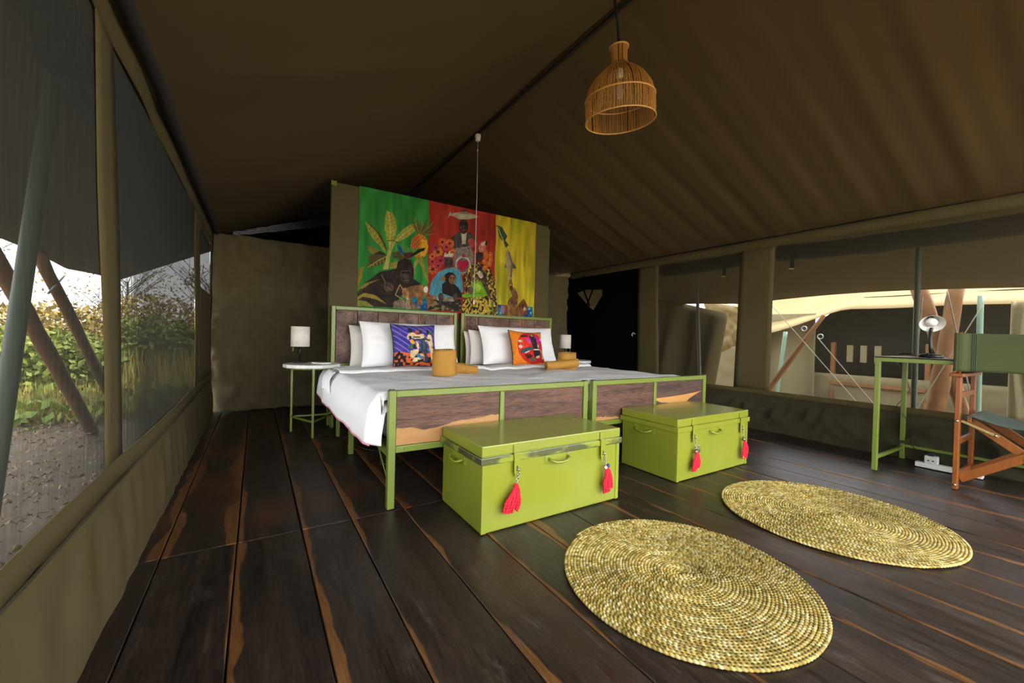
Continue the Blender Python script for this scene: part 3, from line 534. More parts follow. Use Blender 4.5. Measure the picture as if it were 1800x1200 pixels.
ART = """aaa83c n 267,1076,328,1055,367,982,369,887,349,796,328,734,300,694,274,770,253,868,252,983
d8d070 - 281,1061,307,876,314,878,288,1063
d8d070 - 307,877,300,672,307,673,314,878
7f8428 - 296,996,258,1015,256,1011,294,992
7f8428 - 305,994,356,1035,354,1039,302,997
7f8428 - 297,955,259,975,257,971,294,951
7f8428 - 305,953,357,994,355,998,303,957
7f8428 - 298,915,260,935,257,931,295,911
7f8428 - 306,913,358,954,356,957,304,916
7f8428 - 299,874,261,894,258,890,296,870
7f8428 - 307,872,359,913,357,916,305,875
7f8428 - 299,834,262,854,259,850,297,830
7f8428 - 308,831,360,872,357,875,306,835
7f8428 - 300,793,262,813,260,810,298,789
7f8428 - 309,791,361,831,358,834,307,794
7f8428 - 301,752,263,773,261,769,299,749
7f8428 - 310,750,362,790,359,793,308,753
a8a643 n 346,766,384,845,450,922,524,979,602,988,565,911,482,831,393,773
d8d070 - 351,757,453,861,449,865,347,761
d8d070 - 453,861,588,977,585,981,449,865
80842a - 395,806,385,843,381,841,390,804
80842a - 393,803,431,812,431,816,392,807
80842a - 424,834,414,871,410,869,420,832
80842a - 422,831,461,840,460,844,422,835
80842a - 453,862,443,899,439,898,449,861
80842a - 451,859,491,868,490,873,451,864
80842a - 483,891,473,928,469,926,479,889
80842a - 481,888,520,897,520,902,481,892
80842a - 513,920,503,957,498,955,508,918
80842a - 511,916,551,926,550,930,510,921
80842a - 543,948,533,986,528,984,538,947
80842a - 541,945,581,955,580,959,540,950
54461f n 63,919,121,901,204,831,251,752,282,669,265,650,192,715,135,764,92,828
a09a3c n 56,924,84,911,161,846,219,762,272,661,257,652,192,715,135,764,92,828
5f5a22 - 117,884,90,854,94,850,121,880
5f5a22 - 143,851,116,821,119,817,146,847
5f5a22 - 168,818,141,788,145,784,172,814
5f5a22 - 194,785,167,755,171,751,198,781
5f5a22 - 221,751,193,721,197,718,225,747
5f5a22 - 247,717,219,688,223,684,251,714
7f7a30 n 89,686,137,685,207,659,280,623,194,617,124,617,94,644
322a14 n 145,608,208,657,280,623,208,613
55501f n 91,587,131,609,223,615,316,630,281,553,197,503,79,462,105,532
b0a84a - 95,470,198,554,193,560,91,477
b0a84a - 197,553,310,623,307,630,194,561
9a943c - 137,512,154,490,161,495,144,518
9a943c - 170,535,184,505,192,510,177,539
9a943c - 203,558,215,521,223,524,211,562
9a943c - 236,582,246,536,254,539,245,584
9a943c - 270,605,277,552,285,554,279,607
54501f n 323,646,395,680,456,648,495,591,413,581,338,604
8f8a38 n 310,542,368,567,443,558,399,508,312,484
b9b354 n 290,671,316,703,349,781,364,769,329,676,309,615,297,482,240,469,266,566
6b6628 n 611,862,652,869,514,1049,508,1051
7f7a34 n 611,862,652,869,556,1061,550,1063
595321 n 611,862,652,869,591,1048,585,1050
6b6628 n 611,862,652,869,626,1039,619,1041
7f7a34 n 611,862,652,869,662,1056,655,1058
595321 n 611,862,652,869,698,1059,692,1061
6b6628 n 611,862,652,869,737,1063,730,1065
7f7a34 n 611,862,652,869,767,1037,760,1039
595321 n 611,862,652,869,796,1027,790,1029
6b6628 n 611,862,652,869,804,982,797,984
7f7a34 n 611,862,652,869,794,921,787,924
595321 n 611,862,652,869,547,958,540,960
6b6628 n 611,862,652,869,531,982,524,984
d98a25 p 718,771,710,712,683,661,644,631,601,625,562,646,534,688,524,744,532,803,557,852,595,884,638,891,678,871,707,828
c96a22 p 529,763,543,840,604,880,625,807,608,736,538,716
e0a824 n 637,839,700,833,718,759,688,663,633,656,627,716
8c8a35 n 594,644,665,630,695,511,736,377,681,441,640,551,611,593
9d9a40 n 572,588,595,629,611,578,569,512,583,453,554,496
4f8f30 n 379,771,454,740,546,716,678,749,684,736,594,666,517,619,441,632,395,707
1f4e86 n 379,753,424,718,463,657,418,658,392,699
521f2a n 433,660,531,685,578,672,518,614,464,617
15120e - 608,726,683,754,674,720,609,686,540,637,517,641
151515 - 284,765,335,775,334,783,283,772
151515 - 333,775,386,761,389,768,336,782
2e2019 f -6,203,75,323,212,444,377,491,392,566,457,611,533,606,566,497,565,406,635,368,652,308,465,262,414,184,364,85,149,86,-4,91
4a3a33 f 540,441,535,403,518,371,494,352,467,350,443,364,426,392,419,429,424,467,440,499,464,518,491,521,515,507,533,479
2a1d18 f 556,526,549,498,528,473,496,458,461,454,429,463,407,482,399,508,406,536,427,560,458,576,493,580,525,572,548,552
17100d - 465,459,463,454,459,450,452,448,445,447,438,448,433,451,432,456,433,460,438,464,444,467,452,468,458,467,463,463
17100d - 526,465,524,461,519,457,513,454,505,453,498,454,494,458,492,462,494,467,498,471,505,474,512,474,519,473,524,470
6a5850 - 430,471,528,482,528,489,430,478
584641 - 511,424,508,414,500,406,488,401,475,399,462,402,454,409,451,417,453,427,462,435,474,440,487,441,499,439,508,432
8d7b72 - 459,375,511,383,510,389,459,381
5a473d f 353,277,338,260,316,252,292,253,269,264,253,281,246,303,250,324,264,340,286,348,310,347,333,337,350,319,357,298
8a6a48 - 223,414,268,332,275,336,231,419
201611 - 270,317,344,279,347,285,273,322
201611 - 264,287,322,251,325,256,267,292
6b4a2c - 74,303,8,206,12,203,78,300
8f7c2a n -10,427,58,487,34,361,8,296,-6,210
8f7c2a n 2,253,76,316,214,369,117,313,50,257
9a8b34 n -8,168,64,219,175,202,290,120,162,166,51,179,-7,137
8b8a30 n -7,140,79,139,156,87,-6,84
1d7d8f b 527,222,724,199,722,83,530,87
8c7c66 f 355,148,421,177,528,165,654,110,623,80,357,89
96693a f 449,283,540,326,648,353,728,342,722,265,686,231,656,137,609,134,607,210,550,209,560,119,529,117,509,198,469,215
a87a48 f 441,290,482,306,526,237,504,183,454,202
a98b55 - 457,287,422,336,414,330,448,281
a98b55 - 413,334,368,224,378,221,423,331
a98b55 - 370,218,449,175,454,184,376,227
e8e2d0 - 726,307,724,292,717,279,707,272,695,271,685,277,678,288,675,302,677,317,684,329,694,337,705,338,716,332,723,321
f0ead8 - 517,189,515,183,512,179,507,176,502,176,497,178,493,182,492,187,493,192,497,196,501,199,507,200,512,198,515,194
2b2b2b - 510,188,510,185,508,183,506,182,503,182,501,183,499,185,498,187,499,190,500,192,503,193,506,194,508,193,510,191
4b423e f 960,885,1065,980,1210,1003,1304,923,1271,803,1036,764
6b605a - 995,892,1011,784,1018,785,1001,894
6b605a - 1038,899,1054,790,1061,791,1044,901
6b605a - 1196,923,1214,812,1221,813,1203,925
6b605a - 1232,928,1250,817,1257,818,1240,930
c5bca3 n 1100,997,1171,1003,1160,861,1118,855
33251f f 1189,1065,1184,1026,1169,993,1145,973,1119,968,1096,981,1079,1009,1072,1045,1077,1084,1092,1116,1115,1137,1141,1142,1165,1129,1182,1102
120c09 - 1117,1075,1116,1072,1112,1068,1106,1066,1100,1065,1095,1065,1091,1067,1089,1071,1090,1074,1094,1078,1100,1080,1106,1081,1112,1081,1116,1079
120c09 - 1170,1084,1169,1081,1165,1077,1160,1075,1153,1074,1147,1074,1143,1076,1142,1079,1143,1083,1147,1087,1153,1089,1159,1090,1165,1090,1169,1088
5f4a3e - 1126,1074,1127,1038,1134,1039,1133,1075
7a5f50 - 1108,1006,1156,1014,1156,1020,1108,1013
5c473b - 1111,1039,1110,1032,1107,1027,1102,1023,1096,1022,1091,1024,1088,1029,1086,1035,1088,1041,1091,1047,1096,1050,1101,1051,1106,1049,1110,1045
b9ab8d n 932,1116,964,1196,977,1167,1016,1188,1129,1222,1246,1216,1315,1201,1297,1184,1203,1148,1079,1126,995,1150,961,1148
4a4238 - 1094,1212,1119,1257,1156,1224
8a7a5c - 1025,1187,1129,1219,1256,1210,1148,1198
6a5a44 - 1035,1138,1070,1120,1027,1112
c8491f n 927,848,923,827,909,809,889,797,867,794,847,800,833,814,827,833,832,854,845,873,865,885,887,888,907,882,922,868
54150f - 894,843,892,836,888,830,881,826,874,825,867,827,862,832,861,838,862,845,866,851,873,855,880,856,887,854,892,850
e0924e - 888,826,903,809,907,813,892,829
e0924e - 872,822,870,798,875,798,877,822
e0924e - 860,829,840,812,844,809,863,825
e0924e - 857,843,833,842,832,838,857,838
e0924e - 867,856,851,872,847,868,863,852
e0924e - 882,860,884,883,880,883,877,860
e0924e - 894,853,914,870,911,873,891,856
e0924e - 897,839,922,839,922,844,897,844
cf5a28 n 1020,846,1015,823,1000,803,978,790,954,787,932,794,917,809,911,830,916,853,930,872,952,885,976,889,998,882,1014,867
54150f - 983,840,981,833,977,826,969,822,961,821,954,823,949,828,947,835,949,843,954,849,961,853,969,855,976,852,981,847
e0924e - 945,828,921,812,924,809,947,824
e0924e - 945,843,919,847,917,842,943,838
e0924e - 957,856,943,876,939,873,952,853
e0924e - 973,858,981,883,976,884,968,858
e0924e - 985,848,1009,864,1007,867,983,852
e0924e - 985,833,1012,829,1013,834,987,837
e0924e - 974,820,987,800,991,802,978,823
e0924e - 957,818,949,793,954,792,962,817
c9651f n 890,733,884,708,868,686,845,672,818,669,794,677,777,694,771,717,776,742,792,764,816,778,842,781,866,774,883,757
54150f - 850,728,848,719,843,712,835,708,826,706,818,709,813,715,810,722,812,731,817,738,825,742,834,744,842,741,848,735
e0924e - 812,708,792,685,796,683,816,705
e0924e - 806,724,777,719,777,715,806,719
e0924e - 814,740,792,756,789,753,811,736
e0924e - 831,748,830,775,825,775,827,747
e0924e - 848,742,868,765,864,768,844,745
e0924e - 854,726,884,731,884,736,854,731
e0924e - 846,710,868,693,871,697,849,714
e0924e - 829,702,830,675,835,675,834,703
b8431f n 976,798,972,778,959,761,940,750,919,747,900,753,887,767,882,785,886,805,899,822,917,833,938,836,957,830,971,817
54150f - 944,794,943,787,939,782,933,778,926,777,919,779,915,783,913,789,915,796,919,802,925,805,932,806,938,804,943,800
d05070 - 947,800,967,814,965,818,944,804
d05070 - 946,787,969,784,971,788,948,792
d05070 - 936,776,948,758,952,761,940,779
d05070 - 921,774,915,752,920,752,926,774
d05070 - 911,783,891,770,893,766,914,779
d05070 - 911,796,889,800,887,795,910,792
d05070 - 922,807,910,825,905,822,917,804
d05070 - 936,809,942,831,937,832,931,810
d66a2a n 1050,750,1046,731,1034,715,1016,705,996,702,978,708,966,720,961,738,965,756,977,772,994,782,1014,785,1032,780,1045,767
54150f - 1020,746,1019,739,1015,734,1009,731,1002,730,996,732,992,736,991,742,992,748,996,753,1002,756,1008,757,1014,755,1018,751
e0924e - 1022,751,1042,763,1039,767,1020,755
e0924e - 1022,738,1043,735,1045,740,1023,743
e0924e - 1012,729,1022,712,1027,714,1016,731
e0924e - 998,728,992,707,996,706,1003,727
e0924e - 988,736,969,724,971,720,991,732
e0924e - 989,749,967,752,966,747,987,744
e0924e - 999,758,988,775,984,772,994,756
e0924e - 1013,760,1019,780,1014,781,1008,760
a82a3a n 919,642,914,619,899,598,876,585,851,582,828,590,812,607,806,629,811,652,826,672,848,686,873,689,896,681,913,665
54150f - 881,638,879,630,874,623,867,619,858,618,851,620,846,626,844,633,845,641,850,648,858,652,866,653,873,651,879,645
d05070 - 862,614,865,588,870,589,867,615
d05070 - 846,619,828,597,832,594,850,616
d05070 - 839,633,812,628,812,623,840,629
d05070 - 846,649,824,663,821,659,843,645
d05070 - 862,657,859,683,854,682,857,656
d05070 - 878,652,896,675,892,677,874,655
d05070 - 885,638,913,644,913,648,884,642
d05070 - 878,622,900,607,904,611,881,626
b02040 n 988,686,984,667,972,652,954,641,935,639,917,645,904,658,900,675,904,693,915,709,933,719,952,721,970,716,983,703
54150f - 958,682,957,676,953,671,947,667,941,667,935,668,931,673,929,678,930,684,934,690,940,693,946,694,952,692,956,688
d05070 - 960,676,982,675,983,679,961,681
d05070 - 951,666,963,650,968,653,955,669
d05070 - 938,664,933,643,938,643,943,664
d05070 - 927,671,909,658,912,655,930,668
d05070 - 927,684,905,686,904,681,926,679
d05070 - 936,694,924,710,919,707,932,691
d05070 - 949,696,954,717,949,717,944,697
d05070 - 960,689,978,702,975,706,957,693
c04a2c n 835,539,829,514,813,493,790,479,764,477,740,485,724,502,717,526,723,550,738,571,761,585,787,588,811,580,828,562
54150f - 795,534,793,526,788,519,780,515,772,514,764,517,758,522,756,530,758,538,763,545,771,550,779,551,787,548,793,542
e0924e - 762,549,744,569,740,566,759,546
e0924e - 780,555,783,583,778,582,775,555
e0924e - 795,547,818,567,815,570,792,550
e0924e - 799,530,828,530,829,535,799,535
e0924e - 789,515,808,495,812,498,793,518
e0924e - 771,510,769,482,774,482,776,510
e0924e - 756,518,734,498,737,495,759,515
e0924e - 753,534,724,534,723,529,752,530
b3302f n 813,617,809,599,798,584,781,574,762,572,745,578,733,590,728,607,732,625,743,640,760,650,779,652,796,647,808,634
54150f - 784,614,783,608,779,603,774,599,768,599,762,601,758,605,756,610,758,616,761,621,767,624,773,625,779,623,783,619
d05070 - 761,598,752,579,756,577,765,596
d05070 - 754,607,734,598,736,594,755,603
d05070 - 756,620,737,626,735,622,754,615
d05070 - 767,628,760,646,755,644,762,626
d05070 - 780,626,789,646,784,647,775,628
d05070 - 787,617,807,626,806,630,786,621
d05070 - 785,604,804,598,806,602,787,609
d05070 - 774,596,781,578,786,580,778,598
8f1f4f n 839,776,835,761,826,747,811,739,795,737,781,741,771,752,767,766,770,781,779,794,794,803,810,805,824,801,835,790
54150f - 814,773,813,768,810,763,805,760,800,760,795,761,792,765,791,769,792,774,795,779,800,782,805,782,810,781,813,777
d05070 - 811,783,819,800,814,801,807,785
d05070 - 817,775,834,783,832,787,815,779
d05070 - 814,764,831,759,833,763,817,769
d05070 - 805,758,811,742,816,744,810,760
d05070 - 794,759,786,742,791,741,798,757
d05070 - 788,767,771,759,773,755,790,763
d05070 - 791,778,774,783,772,779,788,773
d05070 - 800,784,794,800,789,798,795,782
c4541f n 805,675,801,659,791,644,775,635,758,633,742,638,731,650,727,665,730,682,741,696,756,705,774,707,789,702,801,691
54150f - 779,672,777,666,774,662,769,659,763,658,758,660,754,663,753,668,754,674,757,679,763,682,768,682,774,681,777,677
e0924e - 781,669,801,671,801,676,781,674
e0924e - 775,659,789,647,792,651,778,662
e0924e - 763,655,763,637,768,637,768,655
e0924e - 753,660,739,646,742,643,756,657
e0924e - 750,671,731,669,731,664,750,666
e0924e - 757,681,743,693,740,689,753,678
e0924e - 768,685,769,704,764,703,763,685
e0924e - 779,680,793,695,789,698,775,683
a03038 n 877,581,873,564,863,550,847,541,829,539,813,544,802,556,798,572,801,588,812,603,827,612,845,614,861,608,872,597
54150f - 850,578,849,572,845,568,840,565,834,564,829,566,825,570,824,575,825,580,829,585,834,588,840,589,845,587,849,583
d05070 - 833,591,825,607,821,605,829,588
d05070 - 845,590,853,608,848,610,841,591
d05070 - 853,582,871,591,869,595,851,586
d05070 - 851,570,869,565,871,569,853,574
d05070 - 841,562,849,546,853,548,845,564
d05070 - 829,563,821,545,826,543,833,561
d05070 - 821,571,803,562,805,558,823,567
d05070 - 823,583,805,588,803,584,821,578
86786c s 1039,796,1211,844,1272,738,1245,587,1131,502,1042,533,1013,641
c6b9a8 s 1229,635,1221,591,1195,554,1157,531,1114,527,1075,541,1048,572,1038,612,1046,655,1071,691,1109,715,1152,720,1191,706,1219,676
70625a s 1215,625,1208,587,1186,555,1153,536,1117,532,1084,544,1061,571,1052,606,1059,643,1081,674,1113,695,1149,699,1182,687,1206,660
b0123a n 1064,631,1077,665,1105,672,1130,652,1158,681,1190,679,1206,645,1185,594,1133,539,1079,579
a03048 - 1160,727,1158,718,1153,711,1144,706,1135,705,1126,707,1120,713,1118,721,1120,730,1125,738,1134,742,1143,744,1152,741,1158,735
4f97a6 n 738,266,759,394,839,508,938,561,1023,579,1098,539,1129,437,1144,317,1049,246,879,210,772,225
3a7988 - 820,479,782,351,788,350,826,478
3a7988 - 869,484,831,355,837,354,876,483
3a7988 - 1074,505,1034,373,1041,372,1081,504
4a3830 f 1010,641,1005,609,991,581,970,565,947,562,925,574,910,597,904,628,909,660,922,687,943,704,967,707,988,695,1003,672
17100d - 948,646,947,643,943,641,939,639,933,638,929,639,925,640,924,643,925,646,928,649,933,650,938,651,943,650,947,649
17100d - 992,651,991,648,988,646,983,644,978,643,973,644,969,646,968,648,969,651,973,654,977,656,983,656,987,656,991,654
7d6355 - 941,586,978,590,978,595,941,591
6b5448 - 955,642,955,615,962,616,961,643
d5cbb2 s 898,682,913,736,943,712,964,754,985,725,1010,744,1007,691
231a15 f 884,375,933,419,1028,396,1081,360,1155,253,1049,238,891,278
231a15 f 1051,467,1044,438,1024,414,996,399,964,396,935,406,915,426,907,452,913,480,932,504,961,519,993,523,1022,514,1043,494
8c5f3c f 1046,445,1042,421,1032,402,1016,390,999,388,983,397,971,415,967,438,970,461,980,481,996,493,1014,495,1030,486,1041,469
9a623c - 926,445,924,432,917,422,908,415,898,414,888,419,881,428,879,440,881,453,887,463,896,469,907,470,916,466,923,457
3a2519 - 1004,462,1003,458,999,455,995,453,989,453,984,454,981,456,980,460,981,463,984,466,989,468,994,469,999,468,1003,465
3a2519 - 1037,462,1036,459,1033,455,1029,454,1024,453,1020,454,1017,457,1016,460,1017,464,1020,467,1024,469,1028,469,1033,468,1036,465
4a2d1d - 979,404,1036,406,1036,413,980,410
3f3a24 m 732,207,878,249,1120,227,1132,90,718,86
9a6535 f 731,230,812,259,789,164,721,91
a4937a f 764,217,895,247,1093,233,1016,195,863,193
4d3a30 f 909,235,906,213,897,195,884,185,869,184,856,192,846,209,842,230,845,252,854,270,867,281,882,282,895,274,905,257
4d3a30 f 1084,248,1082,227,1073,210,1061,200,1047,199,1034,207,1025,223,1022,244,1024,265,1032,282,1045,292,1059,293,1071,285,1081,269
2b1f19 - 857,224,854,181,859,181,862,224
2b1f19 - 868,225,868,182,873,182,873,225
2b1f19 - 880,225,881,183,886,183,885,226
2b1f19 - 892,226,894,184,899,184,897,227
7a5a2c l 1132,454,1217,617,1311,674,1478,630,1544,502,1589,302,1607,73,1129,74,1155,237,1170,352
c4a234 l 1147,229,1300,264,1499,253,1523,74,1133,74
3a2b24 f 1389,753,1385,721,1372,694,1352,677,1329,675,1309,686,1295,709,1289,740,1293,772,1306,799,1326,816,1348,819,1368,807,1383,784
120c09 - 1329,758,1328,755,1325,753,1321,751,1316,750,1311,751,1308,753,1307,756,1308,759,1311,761,1315,763,1320,764,1325,763,1328,761
120c09 - 1370,764,1369,761,1366,758,1361,756,1356,756,1352,756,1349,758,1348,761,1349,764,1352,767,1356,768,1361,769,1366,768,1369,766
6b5448 - 1325,706,1358,710,1358,715,1325,711
b0463c n 1240,799,1182,905,1236,942,1305,898,1331,836,1319,785,1259,772
c8715a n 1321,835,1356,911,1435,946,1429,875,1412,798,1341,793
e3b79c - 1357,898,1413,926,1404,880,1358,865
1d1512 - 1427,945,1443,944,1433,875,1410,889
1d1512 - 1330,787,1321,860,1313,858,1323,785
7d1f2c - 1292,823,1290,812,1283,803,1273,798,1261,796,1251,799,1244,806,1241,816,1243,826,1250,835,1260,841,1271,842,1282,839,1289,832
d98a70 - 1396,834,1395,825,1390,817,1382,812,1374,811,1366,814,1361,820,1359,828,1360,837,1365,845,1373,850,1381,851,1389,848,1394,842
cc6a1f n 1461,779,1458,754,1449,733,1435,720,1420,718,1406,728,1396,746,1392,770,1395,795,1404,816,1417,828,1432,830,1446,821,1456,803
e39a4a - 1428,783,1427,779,1425,776,1421,774,1417,773,1413,774,1410,777,1409,780,1410,784,1412,787,1416,790,1420,790,1424,789,1427,786
cc6a1f n 1515,772,1513,750,1506,732,1495,721,1483,719,1472,728,1464,744,1461,765,1463,788,1470,806,1480,817,1492,819,1503,810,1511,794
e39a4a - 1489,778,1489,774,1486,771,1482,768,1478,768,1474,769,1471,772,1470,775,1471,779,1474,782,1477,784,1482,785,1486,784,1488,781
cc6a1f n 1444,693,1441,680,1432,668,1418,661,1403,659,1389,663,1380,672,1376,685,1379,698,1388,710,1401,717,1416,719,1430,715,1440,706
e39a4a - 1411,697,1411,694,1408,691,1404,689,1400,688,1396,689,1394,692,1393,695,1393,699,1396,702,1400,704,1404,705,1408,704,1410,701
cc6a1f n 1506,675,1502,660,1492,647,1477,639,1460,637,1444,642,1434,652,1429,666,1433,681,1443,694,1458,702,1475,704,1491,700,1502,689
e39a4a - 1469,679,1468,676,1466,672,1462,670,1458,670,1454,671,1451,674,1450,677,1451,681,1453,684,1457,686,1461,687,1465,685,1468,683
cc6a1f n 1457,624,1454,610,1444,598,1430,590,1414,589,1399,593,1389,603,1385,616,1388,630,1398,642,1412,650,1428,652,1443,648,1453,638
e39a4a - 1423,629,1422,625,1419,622,1416,620,1411,619,1408,621,1405,623,1404,627,1405,630,1407,634,1411,636,1415,636,1419,635,1422,632
cc6a1f n 1522,719,1519,707,1511,697,1499,690,1485,689,1473,692,1464,701,1461,712,1463,724,1471,734,1484,741,1497,743,1510,739,1519,731
e39a4a - 1493,724,1492,720,1489,717,1486,715,1481,715,1477,716,1475,718,1474,722,1475,726,1477,729,1481,731,1485,731,1489,730,1492,728
7dae1e n 1244,416,1313,466,1388,437,1457,351,1487,308,1412,281,1291,260,1137,249,1126,280,1225,311
a8cf3a n 1268,410,1332,440,1390,371,1317,331
4f7a14 - 1227,287,1355,310,1354,319,1225,295
4f7a14 - 1354,310,1468,309,1468,318,1355,319
6a9a1a - 1501,252,1527,127,1543,130,1516,256
6a9a1a - 1531,134,1470,97,1478,86,1539,123
4f3d2e f 1313,595,1365,604,1421,490,1511,288,1485,269,1389,420,1330,511
cdbfa5 s 1385,547,1392,528,1392,510,1385,497,1373,491,1357,494,1342,504,1330,520,1324,539,1324,557,1331,570,1343,576,1358,573,1373,563
2a1f18 - 1384,609,1382,599,1376,590,1367,585,1357,584,1348,587,1341,595,1339,604,1341,615,1347,623,1356,629,1366,630,1375,627,1381,619
7a5c4c f 1274,344,1270,324,1260,307,1244,297,1226,296,1210,303,1198,318,1194,338,1197,358,1208,375,1224,385,1241,386,1258,379,1269,364
39502f n 1557,1146,1640,1126,1699,1050,1713,1035,1689,980,1739,927,1691,891,1661,959,1604,1001
b9b48c - 1568,1121,1660,957,1671,962,1578,1127
26331f - 1682,1065,1713,1032,1688,1014
aa9a6a n 1718,876,1760,849,1806,737,1862,665,1809,650,1794,527,1815,438,1771,464,1742,421,1759,523,1737,590,1705,690,1694,792
6f6440 - 1729,846,1781,697,1801,703,1749,853
6f6440 - 1780,700,1768,551,1789,551,1801,700
8a5a2c - 1763,515,1792,518,1815,438,1771,460,1742,421
5f4a30 - 1798,736,1858,664,1805,649
7f6038 - 1705,707,1674,652,1715,648
1d7d8f b 1603,204,2120,202,2124,72,1602,64
7a5230 f 1772,446,1849,409,1894,322,1884,216,1789,209,1746,259,1806,319,1773,382
5a3a22 f 1816,415,1813,400,1806,387,1794,380,1782,379,1770,384,1762,396,1758,410,1761,426,1768,438,1780,446,1792,447,1804,442,1812,430
6a4526 - 1800,305,1737,231,1750,223,1813,297
6a4526 - 1739,221,1775,206,1783,219,1747,234
8f6134 f 1688,193,1778,221,1936,201,1948,71,1661,76
b07a98 n 1707,147,1705,126,1696,109,1683,99,1669,98,1656,107,1647,123,1643,144,1646,165,1654,182,1666,192,1681,193,1694,184,1703,168
7d4c22 f 1897,216,1975,299,2043,211,2014,94,1935,84
c8bda5 - 2014,165,2012,152,2007,142,2000,136,1991,136,1983,141,1977,150,1975,163,1977,175,1982,185,1989,191,1998,192,2006,187,2012,177
b0301f - 2019,138,2018,131,2013,124,2006,120,1998,120,1991,123,1987,129,1985,137,1986,144,1991,151,1997,155,2005,155,2012,152,2017,146
2a1a10 - 1984,217,1983,213,1980,209,1976,207,1971,207,1967,209,1964,211,1963,215,1964,219,1967,222,1971,224,1976,225,1980,223,1983,220
7fc4cc - 1660,102,1659,95,1655,89,1650,86,1644,86,1638,88,1634,94,1632,100,1633,107,1637,112,1643,116,1649,116,1655,113,1659,108
7fc4cc - 2105,125,2103,118,2099,112,2093,109,2086,108,2080,111,2076,117,2074,123,2075,131,2079,136,2085,140,2092,140,2098,137,2103,132
7fc4cc - 2081,178,2080,171,2076,165,2070,161,2063,161,2057,164,2052,169,2050,176,2052,183,2056,189,2062,192,2069,193,2075,190,2079,185"""
bn = thing('canvas_banner', 'tall olive canvas screen behind the beds with a printed collage in green, red and yellow', 'banner', (.587, 4.2, 0))
MB().box((0, 0, .10), (2.618, .03, 2.335)).build('canvas_panel', 'canvas', bn, bevel=.004)
fm = MB().bar((.012, .035, 0), (.012, .035, 2.33), .028, .028, (0, 1, 0)); fm.bar((2.606, .035, 0), (2.606, .035, 2.33), .028, .028, (0, 1, 0)); fm.bar((0, .035, 2.32), (2.618, .035, 2.32), .028, .028)
fm.build('frame', 'green', bn, bevel=.003)
MB().box((-.004, -.006, 2.30), (.045, .0, 2.345)).build('corner_bracket', 'green', bn, bevel=.003); MB().box((2.59, -.006, 2.30), (2.622, .0, 2.34)).build('corner_bracket', 'blackmetal', bn, bevel=.003)
AW, AZ = 2137, 1265; nx, ny = 430, 254
gx, gy = np.meshgrid(np.linspace(0, AW, nx+1), np.linspace(0, AZ, ny+1))
C = np.zeros(gx.shape+(3,))
edge = 6*np.sin(gy/90.)
for hx, a, b_, sd_ in (('2f8a35', -1, 717, 1), ('a32a17', 717, 1552, 2), ('cdb822', 1552, 2200, 3)):
    m_ = (gx+edge >= a) & (gx+edge < b_) if a > 0 else (gx+edge < b_)
    q = .62+.75*vnoise(gx/34, gy/260, sd_)*(.55+.9*vnoise(gx/120, gy/170, sd_+5)); C[m_] = (np.array(lin(hx))[None, None]*q[..., None])[m_]
    if a > 1000: m2 = m_ & (vnoise(gx/45, gy/420, 9) > .62); C[m2] = C[m2]*np.array([.72, .9, .7])
for ln in ART.strip().split('\n'):
    hx, md, ps = ln.split(' '); v = list(map(int, ps.split(','))); paint(C, gx, gy, hx, md, list(zip(v[::2], v[1::2])))
mb = MB(); mb.grid(lambda u, v: (u*AW/1000, -.0015+.0025*nz(u*7, v*3), v*AZ/1000), nx, ny)
mb.c = np.concatenate([C.reshape(-1, 3)*.66, np.ones(((nx+1)*(ny+1), 1))], 1)
mb.build('printed_collage', 'print', bn, True, loc=(.253, -.005, 1.08))

